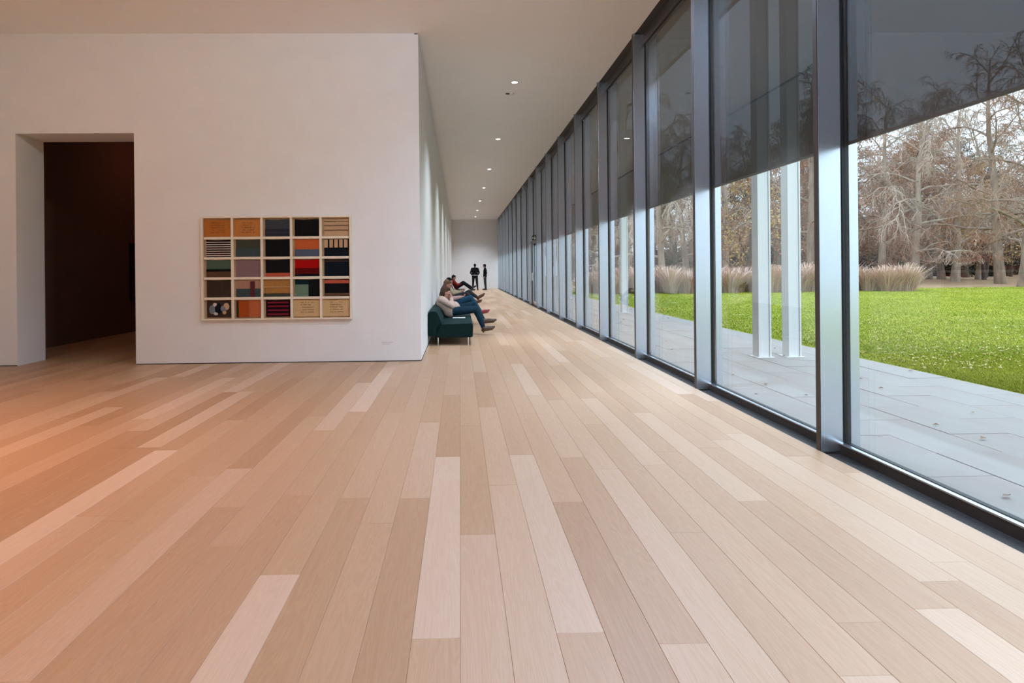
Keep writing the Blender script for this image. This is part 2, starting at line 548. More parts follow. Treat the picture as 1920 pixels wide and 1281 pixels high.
# ------------------------------------------------------------------ interior lamps: corridor row and added fill
WARM = (1.0, 0.38, 0.06)
COOL = (0.53, 0.70, 1.0)
NEUTRAL = (0.76, 0.85, 1.0)
def lamp_data(name, energy, color, size, beam=None):
    if beam:
        l = bpy.data.lights.new(name, 'SPOT')
        l.energy, l.color, l.shadow_soft_size, l.spot_size, l.spot_blend = energy * 3, color, size / 2, math.radians(beam), 1.0
        return l
    l = bpy.data.lights.new(name, 'AREA')
    l.energy, l.color, l.shape, l.size = energy, color, 'DISK', size
    return l
LAMP_GLOW = mat('lamp_lens', (1, 1, 1, 1), 0.4, emit=(1.0, 0.95, 0.90, 1), emit_strength=14.0)
TRIM_W = mat('white_enamel', (0.8, 0.8, 0.8, 1), 0.4)
def ring_mesh():
    b = bmesh.new()
    n = 24
    prof = [(.050, 0.0), (.085, 0.0), (.085, -.006), (.066, -.010), (.050, -.004)]
    vs = [[b.verts.new((r_ * math.cos(2 * math.pi * i / n), r_ * math.sin(2 * math.pi * i / n), z)) for r_, z in prof] for i in range(n)]
    for i in range(n):
        for j in range(len(prof)):
            b.faces.new((vs[i][j], vs[(i + 1) % n][j], vs[(i + 1) % n][(j + 1) % len(prof)], vs[i][(j + 1) % len(prof)]))
    bmesh.ops.recalc_face_normals(b, faces=b.faces)
    me = bpy.data.meshes.new('trim_ring'); b.to_mesh(me); b.free(); me.materials.append(TRIM_W)
    return me
RING = ring_mesh()
LENS = MB().cyl((0, 0, -.006), (0, 0, 0.0), .062, .062, 24).mesh('lamp_lens', LAMP_GLOW)
def downlight(x, y, label, energy, color, group, beam=None):
    t = thing('ceiling_downlight', label, 'light', (x, y, CEIL_Z), group)
    link('trim_ring', RING, t)
    link('lens', LENS, t)
    link('lamp', lamp_data('lamp', energy * LAMP, color, .12, beam), t, (0, 0, -.012))
    return t
for i, y in enumerate((11.95, 17.15, 22.3, 27.4, 32.6, 37.8, 42.4)):
    downlight(1.10, y, 'small round recessed ceiling light, %s one along the corridor' % ordinal[i], CORRIDOR_W, NEUTRAL, 'corridor ceiling lights', 116)
for i, y in enumerate((6.8, 1.6, -3.4)):  # added: unseen cool lamps filling the window side of the hall
    downlight(1.90, y, 'added cool fill light over the hall by the windows, %s from the corridor' % ordinal[i], NEAR_FILL_W, COOL, 'added fill lights by the windows', 150)
for q, x in enumerate((-3.6, -5.6)):  # added: unseen warm lamps that fill and tint the left floor
    for i, y in enumerate((4.6, 1.0, -3.0)):
        downlight(x, y, 'added warm fill light, %s from the front wall in the %s row' % (ordinal[i], ('right', 'left')[q]), HALL_FILL_W, WARM, 'added warm hall fill', 100)
for i, (x, e, c) in enumerate(((.3, 2.5, (.70, .84, 1.0)), (-2.9, .6, (.97, .97, .92)), (-5.6, .5, (.97, .94, .80)))):  # added: unseen lamps aimed to brighten the front wall
    t = downlight(x, 4.9, 'added front wall fill lamp in the hall ceiling, %s from the windows' % ordinal[i], WASH_FILL_W * e, c, 'added wall fill lamps')
    for o in t.children:
        if o.type == 'LIGHT':
            o.location = (0, 0, -.05)
            o.rotation_euler = (Vector((0, 4.5, -2.9))).to_track_quat('-Z', 'Y').to_euler()
downlight(-6.2, 14.5, 'added unseen warm fill light inside the dim gallery', 9, (1.0, .40, .24), 'added gallery fill')  # added: unseen lamp lifting the gallery out of black
s = thing('ceiling_sensor', 'tiny white ceiling sensor with black eye beside first downlight', 'sensor', (1.075, 12.72, CEIL_Z))
MB().cyl((0.035, 0, -.02), (0.035, 0, 0), .045, .05, 18).build('housing', TRIM_W, s)
MB().cyl((-.05, 0, -.012), (-.05, 0, 0), .042, .045, 18).build('eye', RUBBER, s)

# ------------------------------------------------------------------ outside: terrace, lawn, woodland floor
PAVE = mat('pale_paving_stone', (0.32, 0.30, 0.285, 1), 0.75, noise_scale=1.6, stretch=(1.6, .5, 1), color2=(0.30, 0.245, 0.235, 1), bump=0.05, bump_scale=60)
GRASS = mat('lawn_turf', (0.18, 0.21, 0.015, 1), 0.9, spec=0.1, noise_scale=.35, color2=(0.27, 0.285, 0.03, 1), bump=0.2, bump_scale=25)
LITTER = mat('leaf_litter', (0.28, 0.15, 0.085, 1), 0.95, spec=0.1, noise_scale=1.2, color2=(0.36, 0.26, 0.16, 1), bump=0.4, bump_scale=12)
LAWN_X = 6.09
structure(MB().box(X_GLASS + .09, 120, -12, 130, -.5, -.09).build('ground', LITTER), 'brown leaf litter under the trees')
lawn = structure(MB().box(LAWN_X, 90, -12, 37.5, -.3, -.01).build('lawn', GRASS), 'bright green lawn beyond the terrace')
terrace = structure(MB().box(X_GLASS + .09, LAWN_X - .02, -6, 46, -.3, -.03).build('terrace', mat('grey_bedding', (.24, .235, .23, 1), .9)), 'pale stone terrace along the glass wall')
pav_meshes = [MB().box(.002, .498, .002, .998, -.03, R.uniform(-.004, 0), .003).mesh('paver', PAVE) for _ in range(5)]
X0P = X_GLASS + .13
pw = (LAWN_X - .02 - X0P) / 6
for i in range(6):
    for j in range(47):
        o = link('paver', pav_meshes[R.randrange(5)], terrace, (X0P + i * pw, -5 + j + (i % 2) * .5, 0))
        o.scale.x = pw / .5

# ------------------------------------------------------------------ framed textile grid on the front wall
AX0, AX1, AZ0, AZ1 = -3.933, -1.658, 0.665, 2.24
CREAM = mat('cream_painted_wood', (0.84, 0.73, 0.57, 1), 0.6, noise_amt=0.03, noise_scale=14)
TAN = mat('tan_linen_lining', (0.50, 0.34, 0.19, 1), 0.85, noise_amt=0.12, noise_scale=60)
def cloth(name, rgb, amt=0.14, sc=90):
    return mat('cloth_' + name, lin(*rgb), 0.92, spec=0.12, noise_amt=amt, noise_scale=sc, stretch=(1, 1, 2.2), bump=0.25, bump_scale=260)
C = {n: cloth(n, c) for n, c in dict(
    ochre=(182, 112, 52), ochre2=(190, 124, 66), slate=(62, 66, 72), slate2=(48, 48, 62), black=(20, 19, 20), ecru=(196, 160, 124), ecru2=(206, 172, 124),
    maroon=(40, 18, 22), white=(214, 200, 190), olive=(70, 70, 58), teal=(62, 76, 78), orange=(196, 96, 50), blue=(84, 92, 110), navy=(18, 24, 32),
    green=(78, 98, 84), brown=(92, 66, 46), mauve=(134, 108, 110), salmon=(186, 88, 66), red=(172, 12, 10), darkred=(92, 8, 10), umber=(62, 48, 40),
    rose=(172, 130, 108), wine=(92, 44, 50), gold=(170, 122, 66), sage=(104, 128, 108), darkteal=(14, 38, 44), rust=(168, 78, 30), rust2=(186, 102, 62),
    crimson=(128, 30, 48), grey=(120, 128, 136)).items()}
art = thing('textile_artwork', 'cream grid frame holding twenty-five small cloth panels, hung on the white wall', 'artwork', (0, 0, 0))
FY = Y1 - .055                    # front of the frame
BAR = 0.042
cw = (AX1 - AX0 - BAR) / 5
ch = (AZ1 - AZ0 - BAR) / 5
fr = MB()
fr.box(AX0, AX0 + BAR * .7, FY, Y1 - .002, AZ0, AZ1).box(AX1 - BAR * .7, AX1, FY, Y1 - .002, AZ0, AZ1)
fr.box(AX0 + BAR * .7, AX1 - BAR * .7, FY, Y1 - .002, AZ1 - BAR * .5, AZ1).box(AX0 + BAR * .7, AX1 - BAR * .7, FY, Y1 - .002, AZ0, AZ0 + BAR * .5)
fr.build('frame', CREAM, art)
MB().box(AX0 + .01, AX1 - .01, Y1 - .012, Y1 - .003, AZ0 + .01, AZ1 - .01).build('backing_board', TAN, art)
for i in range(1, 5):
    x = AX0 + BAR / 2 + i * cw
    MB().box(x - BAR * .42, x + BAR * .42, FY + .002, Y1 - .012, AZ0 + BAR * .5, AZ1 - BAR * .5, .003).build('upright_bar', CREAM, art)
    z = AZ0 + BAR / 2 + i * ch
    b = MB()
    for j in range(5):
        xa = AX0 + BAR / 2 + j * cw + BAR * .42
        b.box(xa, xa + cw - BAR * .84, FY + .004, Y1 - .012, z - BAR * .45, z + BAR * .45, .003)
    b.build('cross_bar', CREAM, art)
YF, YB = Y1 - .030, Y1 - .012
def panel(name, x0, x1, z0, z1, m, parent, y0=YF, y1=YB, sag=0.012):
    """a cloth panel whose top edge sags a little between its pins"""
    n = 8
    bm = bmesh.new()
    rings = []
    for i in range(n + 1):
        t = i / n
        x = x0 + (x1 - x0) * t
        zt = z1 - sag * math.sin(math.pi * t) * (0.6 + 0.4 * math.cos(2.2 * t))
        rings.append([bm.verts.new((x, y0 - .002 * math.sin(9 * t), z0)), bm.verts.new((x, y0 + .003 * math.sin(7 * t), zt)),
                      bm.verts.new((x, y1, zt)), bm.verts.new((x, y1, z0))])
    for i in range(n):
        for j in range(4):
            bm.faces.new((rings[i][j], rings[i][(j + 1) % 4], rings[i + 1][(j + 1) % 4], rings[i + 1][j]))
    bm.faces.new(rings[0][::-1]); bm.faces.new(rings[-1])
    bmesh.ops.recalc_face_normals(bm, faces=bm.faces)
    me = bpy.data.meshes.new(name); bm.to_mesh(me); bm.free()
    me.materials.append(m)
    return link(name, me, parent)
# each cell: base cloth, then bands (u0, u1, v0, v1, cloth) on the panel, v from the bottom
GRID = [
 [('ochre', []), ('ochre2', []), ('slate', [(0, 1, 0, .45, 'slate2'), (0, 1, .2, .26, 'slate')]), ('black', []),
  ('ecru', [(0, 1, .86, .89, 'umber'), (0, 1, .62, .645, 'maroon'), (0, 1, .35, .37, 'umber')])],
 [('maroon', [(0, 1, v, v + .055, 'white') for v in (.06, .19, .32, .45, .58, .71, .85)]), ('olive', [(0, 1, 0, .5, 'teal')]), ('black', []),
  ('orange', [(0, 1, 0, .42, 'blue')]), ('navy', [(.0, .15, .5, 1, 'ecru'), (.22, .36, .5, 1, 'ecru'), (.42, .56, .5, 1, 'ecru'), (.62, .76, .5, 1, 'ecru'), (.82, .96, .5, 1, 'ecru')])],
 [('green', [(0, 1, 0, .34, 'brown'), (0, 1, .34, .48, 'black')]), ('mauve', []), ('black', [(0, 1, 0, .22, 'salmon')]),
  ('red', [(0, 1, 0, .5, 'darkred'), (0, 1, 0, .14, 'navy')]), ('navy', [(0, 1, .84, .96, 'umber')])],
 [('umber', []), ('rose', [(0, 1, 0, .5, 'teal'), (.58, .76, 0, .94, 'wine')]), ('gold', [(0, 1, .55, .6, 'ecru2'), (0, 1, 0, .2, 'olive')]),
  ('black', [(0, .54, .72, .96, 'darkteal'), (.0, .54, 0, .72, 'sage')]), ('black', [(0, 1, .76, .97, 'salmon'), (0, 1, 0, .18, 'brown')])],
 [('umber', []), ('rust2', [(0, .1, 0, .97, 'umber'), (.1, .5, 0, .97, 'rust')]), ('maroon', [(.08, .92, v, v + .1, 'crimson') for v in (.1, .34, .58, .8)]), ('ecru2', []), ('ecru2', [])],
]
for r in range(5):
    for c in range(5):
        base, bands = GRID[r][c]
        x0 = AX0 + BAR / 2 + c * cw + BAR * .42
        x1 = x0 + cw - BAR * .84
        z1 = AZ1 - BAR / 2 - r * ch - BAR * .45
        z0 = z1 - ch + BAR * .9
        tan_side = base not in ('ochre', 'ochre2', 'ecru2', 'gold')
        xa = x0 + (.035 if tan_side else .004)
        p = panel('cloth_panel', xa, x1 - .004, z0 + .003, z1 - .004, C[base], art)
        for n_, (u0, u1, v0, v1, cn) in enumerate(bands):
            d = .0042 * (n_ + 1)
            panel('cloth_band', xa + (x1 - .004 - xa) * u0 + .0004, xa + (x1 - .004 - xa) * u1 - .0004, z0 + .003 + (z1 - z0 - .012) * v0, z0 + .003 + (z1 - z0 - .016) * v1,
                  C[cn], p, YF - .004 - d, YF + .001, .0)
        if r == 0 and c == 0 or r == 4 and c >= 3 or (r == 0 and c == 1):       # faint stitched rows
            st = MB()
            for q in range(5):
                for u in range(9):
                    if R.random() < .7:
                        xs = xa + (x1 - xa) * (.28 + .055 * u)
                        st.box(xs, xs + .017, YF - .005, YF, z0 + ch * (.22 + .12 * q), z0 + ch * (.22 + .12 * q) + .005)
            tag(st.build('stitching', C['brown'], p), kind='stuff')
        if r == 4 and c == 0:            # loose scraps of pale and blue cloth
            for (u, v, a, b_, cn) in ((.22, .45, .05, .07, 'grey'), (.33, .72, .035, .03, 'white'), (.45, .5, .06, .085, 'navy'), (.36, .22, .035, .025, 'white'), (.66, .5, .06, .045, 'grey'), (.78, .62, .045, .055, 'ecru'), (.70, .28, .03, .03, 'ecru')):
                MB().ball((xa + (x1 - xa) * u, YF - .002, z0 + (z1 - z0) * v), (a, .006, b_), 8).build('cloth_scrap', C[cn], p, True)

# dark framed pictures inside the unlit gallery, and the small wall text
pic = thing('framed_picture', 'dark framed picture on the wall of the dim gallery beyond the doorway', 'picture', (0, 0, 0))
MB().box(ROOM_X, ROOM_X + .03, 14.6, 15.7, .75, 2.1, .004).build('frame', GAPM, pic)
MB().box(ROOM_X + .03, ROOM_X + .034, 14.68, 15.62, 1.50, 2.02).box(ROOM_X + .03, ROOM_X + .034, 14.68, 15.62, .83, 1.42).build('print', mat('dark_print', (.03, .02, .018, 1), .6, noise_amt=.3, noise_scale=5), pic)
lbl = thing('wall_text', 'tiny pale grey wall text low on the white wall near its corner', 'label', (0, 0, 0))
tb = MB()
for q in range(2):
    for u in range(8 if q == 0 else 6):
        xs = -1.21 + .021 * u
        tb.box(xs, xs + .016, Y1 - .002, Y1, .288 - .028 * q, .300 - .028 * q)
tb.build('lettering', mat('grey_vinyl', (.56, .56, .58, 1), .8), lbl)

# emergency exit sign above the glazed door
ex = thing('exit_sign', 'small emergency exit sign hung above the glazed exit door', 'sign', (0, 0, 0))
SX, SY, SZ = 2.80, yd + .02, 2.60
MB().box(2.56, 2.71, SY, SY + .035, 2.42, 2.58, .004).box(2.60, 2.70, SY + .012, SY + .024, 2.58, 2.60).build('housing', mat('sign_dark', (.05, .06, .055, 1), .5), ex)
sg = MB()
sg.ball((2.665, SY - .001, 2.545), (.011, .003, .011), 8).box(2.655, 2.675, SY - .003, SY, 2.49, 2.533).box(2.645, 2.660, SY - .003, SY, 2.45, 2.49).box(2.670, 2.690, SY - .003, SY, 2.46, 2.49)
SGW = mat('sign_white', (.8, .85, .8, 1), .5, emit=(.8, 1, .85, 1), emit_strength=.12)
sg.build('pictogram', SGW, ex)
sg = MB()
sg.box(2.575, 2.62, SY - .003, SY, 2.49, 2.512).prism([(2.568, 2.50), (2.59, 2.475), (2.59, 2.527)], SY - .003, SY)
sg.build('arrow', SGW, ex)

# ------------------------------------------------------------------ sofas
VELVET = mat('dark_green_velvet', (0.002, 0.016, 0.0155, 1), 0.8, spec=0.2, noise_amt=0.15, noise_scale=20, bump=0.1, bump_scale=300)
VELVET.node_tree.nodes['Principled BSDF'].inputs['Sheen Weight'].default_value = 0.08
VELVET.node_tree.nodes['Principled BSDF'].inputs['Sheen Tint'].default_value = (0.05, 0.35, 0.30, 1)
SOFA_L = 2.6
def sofa():
    r = empty('sofa', (0, 0, 0))
    s = MB().prism([(-.46, .145), (.225, .145), (.235, .36), (.225, .395), (.20, .40), (-.40, .385), (-.46, .34)], .0, SOFA_L)
    es = [e for e in s.bm.edges]
    bmesh.ops.bevel(s.bm, geom=es, offset=.012, segments=2, affect='EDGES')
    s.build('seat', VELVET, r, True)
    b = MB().prism([(-.60, .17), (-.44, .17), (-.345, .40), (-.43, .60), (-.455, .625), (-.585, .625), (-.60, .60)], .0, SOFA_L)
    bmesh.ops.bevel(b.bm, geom=list(b.bm.edges), offset=.012, segments=2, affect='EDGES')
    b.build('backrest', VELVET, r, True)
    for x in (-.42, .14):
        for y in (.06, SOFA_L - .06):
            MB().cyl((x, y, 0), (x, y, .15), .011, .011, 12).cyl((x, y, .0), (x, y, .006), .016, .016, 12).build('leg', CHROME, r, True)
    MB().box(-.43, .18, .05, SOFA_L - .05, .135, .15).build('frame', BRONZE, r)
    return r
s0 = sofa()
SOFAS = [(11.38, 'dark green velvet sofa nearest the viewer against the white corridor wall'),
         (14.75, 'dark green sofa under the person in a pink striped scarf'),
         (18.5, 'dark green sofa under the person holding a white booklet'),
         (29.6, 'dark green sofa farthest down the corridor, under the person in red')]
for i, (y, lab) in enumerate(SOFAS):
    o = s0 if i == 0 else copy_tree(s0)
    o.location = (0, y, 0)
    tag(o, lab, 'sofa', 'green corridor sofas')

# ------------------------------------------------------------------ people
SKIN = mat('skin', (0.52, 0.27, 0.19, 1), 0.55, noise_amt=0.06, noise_scale=25)
SKIN2 = mat('skin_rosy', (0.56, 0.27, 0.20, 1), 0.55, noise_amt=0.06, noise_scale=25)
EYE_M = mat('eye_dark', (0.02, 0.015, 0.012, 1), 0.2)
LIP = mat('lips', (0.35, 0.12, 0.10, 1), 0.5)
def fabric(name, c, amt=.1, sc=40):
    return mat(name, c, 0.9, spec=0.15, noise_amt=amt, noise_scale=sc, bump=0.3, bump_scale=90)
def leather(name, c):
    return mat(name, c, 0.42, noise_amt=.15, noise_scale=30)

def fuse(name, mb, voxel, m, smooth=4):
    """joined closed shapes -> one continuous skin"""
    me = mb.mesh(name + '_raw')
    o = bpy.data.objects.new(name + '_tmp', me)
    COL.objects.link(o)
    rm = o.modifiers.new('r', 'REMESH'); rm.mode = 'VOXEL'; rm.voxel_size = voxel
    sm = o.modifiers.new('s', 'SMOOTH'); sm.factor = .5; sm.iterations = smooth
    dg = bpy.context.evaluated_depsgraph_get()
    out = bpy.data.meshes.new_from_object(o.evaluated_get(dg))
    bpy.data.objects.remove(o); bpy.data.meshes.remove(me)
    out.name = name
    out.materials.clear(); out.materials.append(m)
    out.shade_smooth()
    return out

def V(*a): return Vector(a)
def frame_from(f, up=(0, 0, 1)):
    f = Vector(f).normalized(); u = Vector(up)
    s = f.cross(u).normalized(); u2 = s.cross(f)
    return Matrix((f, s, u2)).transposed()      # columns: forward, right, up

def add_hand(b, wr, direction, palm_n, scale=1.0, curl=.5, side=1):
    d = Vector(direction).normalized(); n = Vector(palm_n)
    n = (n - d * n.dot(d)).normalized(); s = d.cross(n)
    L = .085 * scale
    rot = Matrix((d, s, n)).transposed()
    b.ball(Vector(wr) + d * L * .55, (L * .58, .040 * scale, .017 * scale), 10, rot)
    b.cap(wr, .026 * scale, Vector(wr) + d * .03, .026 * scale, 8)
    for i, (off, ln) in enumerate(((-.030, .070), (-.010, .080), (.010, .075), (.029, .060))):
        p = Vector(wr) + d * L * .95 + s * off * scale
        a = curl
        for seg in (.45, .32, .23):
            dd = d * math.cos(a) + n * math.sin(a)
            q = p + dd * ln * seg * scale
            b.cap(p, .0088 * scale, q, .0082 * scale, 6)
            p = q; a += curl * .9
    p = Vector(wr) + d * L * .25 - s * .030 * scale * side
    dd = (d * .6 - s * .75 * side + n * .35).normalized()
    q = p + dd * .038 * scale
    b.cap(p, .012 * scale, q, .010 * scale, 6)
    b.cap(q, .010 * scale, q + (dd + d * .6).normalized() * .03 * scale, .0085 * scale, 6)

def person(label, base, J, mats, voxel=.008, hair='short', shoe='boot', group=None, collar=None):
    """J: joints in metres, local to base. x to the windows, y away from the viewer, z up."""
    hr = J.get('head_r', 1.0)
    H = Vector(J['head']); fwd = Vector(J['face']).normalized()
    M = frame_from(fwd)
    def hp(f, s, u):
        return H + (M @ Vector((f, s, u))) * hr
    b = MB()
    b.ball(H + M @ Vector((-.008, 0, .02)), (.098 * hr, .076 * hr, .098 * hr), 14, M)
    b.ball(hp(.030, 0, -.045), (.062 * hr, .058 * hr, .068 * hr), 12, M)
    b.ball(hp(.062, 0, -.085), (.026 * hr, .030 * hr, .022 * hr), 8, M)          # chin
    b.cap(hp(.088, 0, .012), .010 * hr, hp(.112, 0, -.028), .013 * hr, 8)        # nose
    b.ball(hp(.080, 0, .036), (.020 * hr, .052 * hr, .012 * hr), 8, M)           # brow
    for s in (-1, 1):
        b.ball(hp(-.005, .078 * s, -.012), (.020 * hr, .010 * hr, .032 * hr), 8, M)
        b.ball(hp(.068, .036 * s, -.026), (.026 * hr, .022 * hr, .022 * hr), 8, M)
    neck, chest, waist, pel = (Vector(J[k_]) for k_ in ('neck', 'chest', 'waist', 'pelvis'))
    b.cap(hp(-.02, 0, -.06), .052, neck, .056, 10)
    tw = J.get('width', 1.0)
    def torso(bb, g):
        sl, sr = Vector(J['sh'][0]), Vector(J['sh'][1])
        c = (sl + sr) / 2
        bb.cap(sl.lerp(c, .18), .060 + g, sr.lerp(c, .18), .060 + g, 12)
        ax = (sr - sl).normalized()
        for s in (-1, 1):
            bb.cap(chest + ax * s * .075 * tw, .105 * tw + g, waist + ax * s * .065 * tw, .100 * tw + g, 12)
            bb.cap(waist + ax * s * .065 * tw, .100 * tw + g, pel + ax * s * .075, .112 * tw + g, 12)
        bb.cap(chest, .112 * tw + g, c, .070 + g, 12)
        bb.cap(c, .065 + g * .6, neck, .056 + g * .5, 10)
        if 'belly' in J:
            bb.ball(J['belly'], .125 + g, 12)
    torso(b, 0)
    for s in (0, 1):
        b.cap(J['sh'][s], .050, J['el'][s], .040, 10).cap(J['el'][s], .040, J['wr'][s], .027, 10)
        b.cap(J['hip'][s], .085, J['kn'][s], .058, 10).cap(J['kn'][s], .058, J['an'][s], .036, 10)
        b.cap(J['an'][s], .034, Vector(J['an'][s]).lerp(Vector(J['toe'][s]), .75) + (Vector(J['an'][s]) - Vector(J['kn'][s])).normalized() * .016, .016, 8)
        add_hand(b, J['wr'][s], J['hd'][s], J['hn'][s], 1.0, J.get('curl', (.5, .5))[s], 1 if s == 0 else -1)
    root = link('person', fuse('person', b, voxel, mats['skin']), None, (base[0] + J.get('dx', 0), base[1], base[2] + J.get('dz', 0)))
    tag(root, label, 'person', group)
    # top
    t = MB(); torso(t, .020)
    for s in (0, 1):
        e_, w_ = Vector(J['el'][s]), Vector(J['wr'][s])
        t.cap(J['sh'][s], .068, e_, .056, 10).cap(e_, .056, e_.lerp(w_, .93), .040, 10)
    link(mats.get('top_name', 'sweater'), fuse('sweater', t, .012, mats['top'], 5), root)
    # trousers
    t = MB()
    ax = (Vector(J['hip'][1]) - Vector(J['hip'][0])).normalized()
    t.cap(pel - ax * .07, .128 * tw, pel + ax * .07, .128 * tw, 12)
    t.cap(pel, .12 * tw, pel.lerp(waist, .45), .118 * tw, 12)
    for s in (0, 1):
        k_, a_ = Vector(J['kn'][s]), Vector(J['an'][s])
        t.cap(J['hip'][s], .104, k_, .073, 12).cap(k_, .073, k_.lerp(a_, .94), .050, 12)
    link('trousers', fuse('trousers', t, .012, mats['legs'], 5), root)
    # shoes
    for s in (0, 1):
        a_, toe = Vector(J['an'][s]), Vector(J['toe'][s])
        d = (toe - a_); k_ = Vector(J['kn'][s])
        shin = (a_ - k_).normalized()
        heel = a_ + shin * .045 - d.normalized() * .035
        ball_ = a_ + d * .70 + shin * .030
        t = MB()
        t.cap(heel, .036, ball_, .040, 10).cap(ball_, .040, toe, .024, 10).cap(a_.lerp(toe, .35), .036, toe, .020, 10).cap(a_ + shin * .01, .046, a_.lerp(ball_, .6), .038, 10)
        if shoe == 'boot':
            t.cap(a_ - shin * .06, .050, a_ + shin * .03, .046, 10)
        sh = link('shoe', fuse('shoe', t, .008, mats['shoe'], 3), root)
        so = MB()
        so.cap(heel + shin * .030, .022, heel + shin * .042, .020, 8)
        link('heel', fuse('heel', so, .008, mats['sole'], 1), sh)
    # hair
    if hair:
        t = MB()
        if hair == 'bald':
            t.ball(hp(-.030, 0, .004), (.090 * hr, .086 * hr, .075 * hr), 12, M)
        else:
            t.ball(hp(-.028, 0, .040), (.100 * hr, .086 * hr, .090 * hr), 14, M)
            t.ball(hp(-.050, 0, -.020), (.070 * hr, .082 * hr, .075 * hr), 12, M)
            t.ball(hp(.040, 0, .084), (.048 * hr, .064 * hr, .030 * hr), 10, M)
            if hair == 'full':
                t.ball(hp(-.055, 0, -.055), (.065 * hr, .080 * hr, .075 * hr), 12, M)
                for s in (-1, 1):
                    t.ball(hp(-.042, .068 * s, -.012), (.042 * hr, .026 * hr, .060 * hr), 10, M)
                t.ball(hp(.02, .03, .095), (.055 * hr, .05 * hr, .035 * hr), 10, M)
                t.ball(hp(-.06, -.02, .095), (.055 * hr, .06 * hr, .045 * hr), 10, M)
        link('hair', fuse('hair', t, .008, mats['hair'], 3), root)
    for s in (-1, 1):
        MB().ball(hp(.083, .031 * s, .010), .0095 * hr, 8).build('eye', EYE_M, root, True)
    MB().ball(hp(.086, 0, -.056), (.010 * hr, .024 * hr, .007 * hr), 8, M).build('mouth', LIP, root, True)
    return root

KNIT = fabric('oatmeal_knit', (0.60, 0.44, 0.36, 1), .12, 50)
DENIM = fabric('blue_denim', (0.011, 0.036, 0.058, 1), .25, 25)
DENIM2 = fabric('bright_denim', (0.018, 0.075, 0.135, 1), .25, 25)
BLACKC = fabric('black_cloth', (0.010, 0.010, 0.012, 1), .2, 30)
CHAR = fabric('charcoal_cloth', (0.040, 0.042, 0.050, 1), .2, 30)
REDC = fabric('dark_red_cloth', (0.24, 0.020, 0.022, 1), .2, 30)
BEIGEC = fabric('beige_jacket', (0.42, 0.34, 0.23, 1), .12, 30)
PINKC = fabric('pink_check', (0.50, 0.33, 0.31, 1), .3, 60)
BROWNL = leather('brown_leather', (0.085, 0.045, 0.028, 1))
TANL = leather('chestnut_leather', (0.10, 0.035, 0.020, 1))
BLACKL = leather('black_leather', (0.012, 0.011, 0.011, 1))
REDL = leather('red_leather', (0.30, 0.045, 0.05, 1))
H_BROWN = fabric('brown_hair', (0.085, 0.050, 0.035, 1), .3, 60)
H_SANDY = fabric('sandy_hair', (0.22, 0.125, 0.085, 1), .3, 60)
H_DARK = fabric('dark_hair', (0.014, 0.011, 0.010, 1), .3, 60)

# 1: oatmeal sweater, chin on hand
P1 = dict(dx=.02, dz=.02, head=(-.335, -.02, .890), face=(.90, .10, -.30), neck=(-.405, 0, .785), chest=(-.400, 0, .680), waist=(-.310, 0, .570), pelvis=(-.255, 0, .495),
          belly=(-.165, 0, .560), sh=((-.425, -.185, .745), (-.415, .185, .745)), el=((-.185, -.235, .610), (-.20, .255, .570)), wr=((-.215, -.10, .765), (-.02, .10, .585)),
          hd=((-.05, .35, .9), (.9, -.35, .1)), hn=((-.9, .2, .0), (0, -.1, 1)), curl=(.75, .5),
          hip=((-.235, -.095, .490), (-.235, .095, .500)), kn=((.315, -.085, .525), (.275, .05, .625)), an=((.475, -.065, .125), (.475, -.04, .290)),
          toe=((.700, -.075, .150), (.735, -.10, .305)), width=1.08)
person('person slouched in an oatmeal sweater and jeans, chin on hand, legs crossed', (0, 13.2, 0), P1,
       dict(skin=SKIN, top=KNIT, legs=DENIM, shoe=BROWNL, sole=BROWNL, hair=H_BROWN), .007, 'full')
# 2: striped scarf
P2 = dict(dx=.02, dz=.02, head=(-.345, -.02, .985), face=(.92, -.1, -.35), neck=(-.415, 0, .875), chest=(-.405, 0, .760), waist=(-.320, 0, .620), pelvis=(-.26, 0, .500),
          sh=((-.425, -.175, .830), (-.425, .175, .830)), el=((-.24, -.225, .625), (-.24, .225, .625)), wr=((.0, -.07, .660), (.0, .06, .670)),
          hd=((.9, .35, .2), (.9, -.35, .1)), hn=((0, .3, 1), (0, -.3, 1)), curl=(.6, .6),
          hip=((-.235, -.09, .50), (-.235, .09, .50)), kn=((.255, -.03, .640), (.225, .10, .56)), an=((.50, -.13, .290), (.46, .06, .105)),
          toe=((.72, -.16, .330), (.71, .05, .06)))
p2 = person('person with sandy hair, pink checked jacket, striped scarf and bright jeans, leaning back', (0, 16.0, 0), P2,
       dict(skin=SKIN2, top=PINKC, top_name='jacket', legs=DENIM2, shoe=REDL, sole=BLACKL, hair=H_SANDY), .008, 'full', 'shoe')
t = MB()
for i in range(9):
    a = -1.4 + i * .35
    t.cap((-.415 + .085 * math.cos(a), .085 * math.sin(a), .865), .034, (-.415 + .085 * math.cos(a + .35), .085 * math.sin(a + .35), .855), .034, 8)
t.cap((-.34, -.06, .85), .04, (-.24, -.07, .66), .045, 8)
sc = mat('striped_scarf', (.03, .025, .03, 1), .9, noise_amt=.0, noise_scale=10)
nt = sc.node_tree
tcn = nt.nodes.new('ShaderNodeTexCoord'); wv = nt.nodes.new('ShaderNodeTexWave'); wv.inputs['Scale'].default_value = 9; wv.inputs['Distortion'].default_value = .6; wv.bands_direction = 'Z'
rp = nt.nodes.new('ShaderNodeValToRGB'); rp.color_ramp.interpolation = 'CONSTANT'
rp.color_ramp.elements[0].color = (.03, .025, .035, 1); rp.color_ramp.elements[1].position = .55; rp.color_ramp.elements[1].color = (.55, .36, .33, 1)
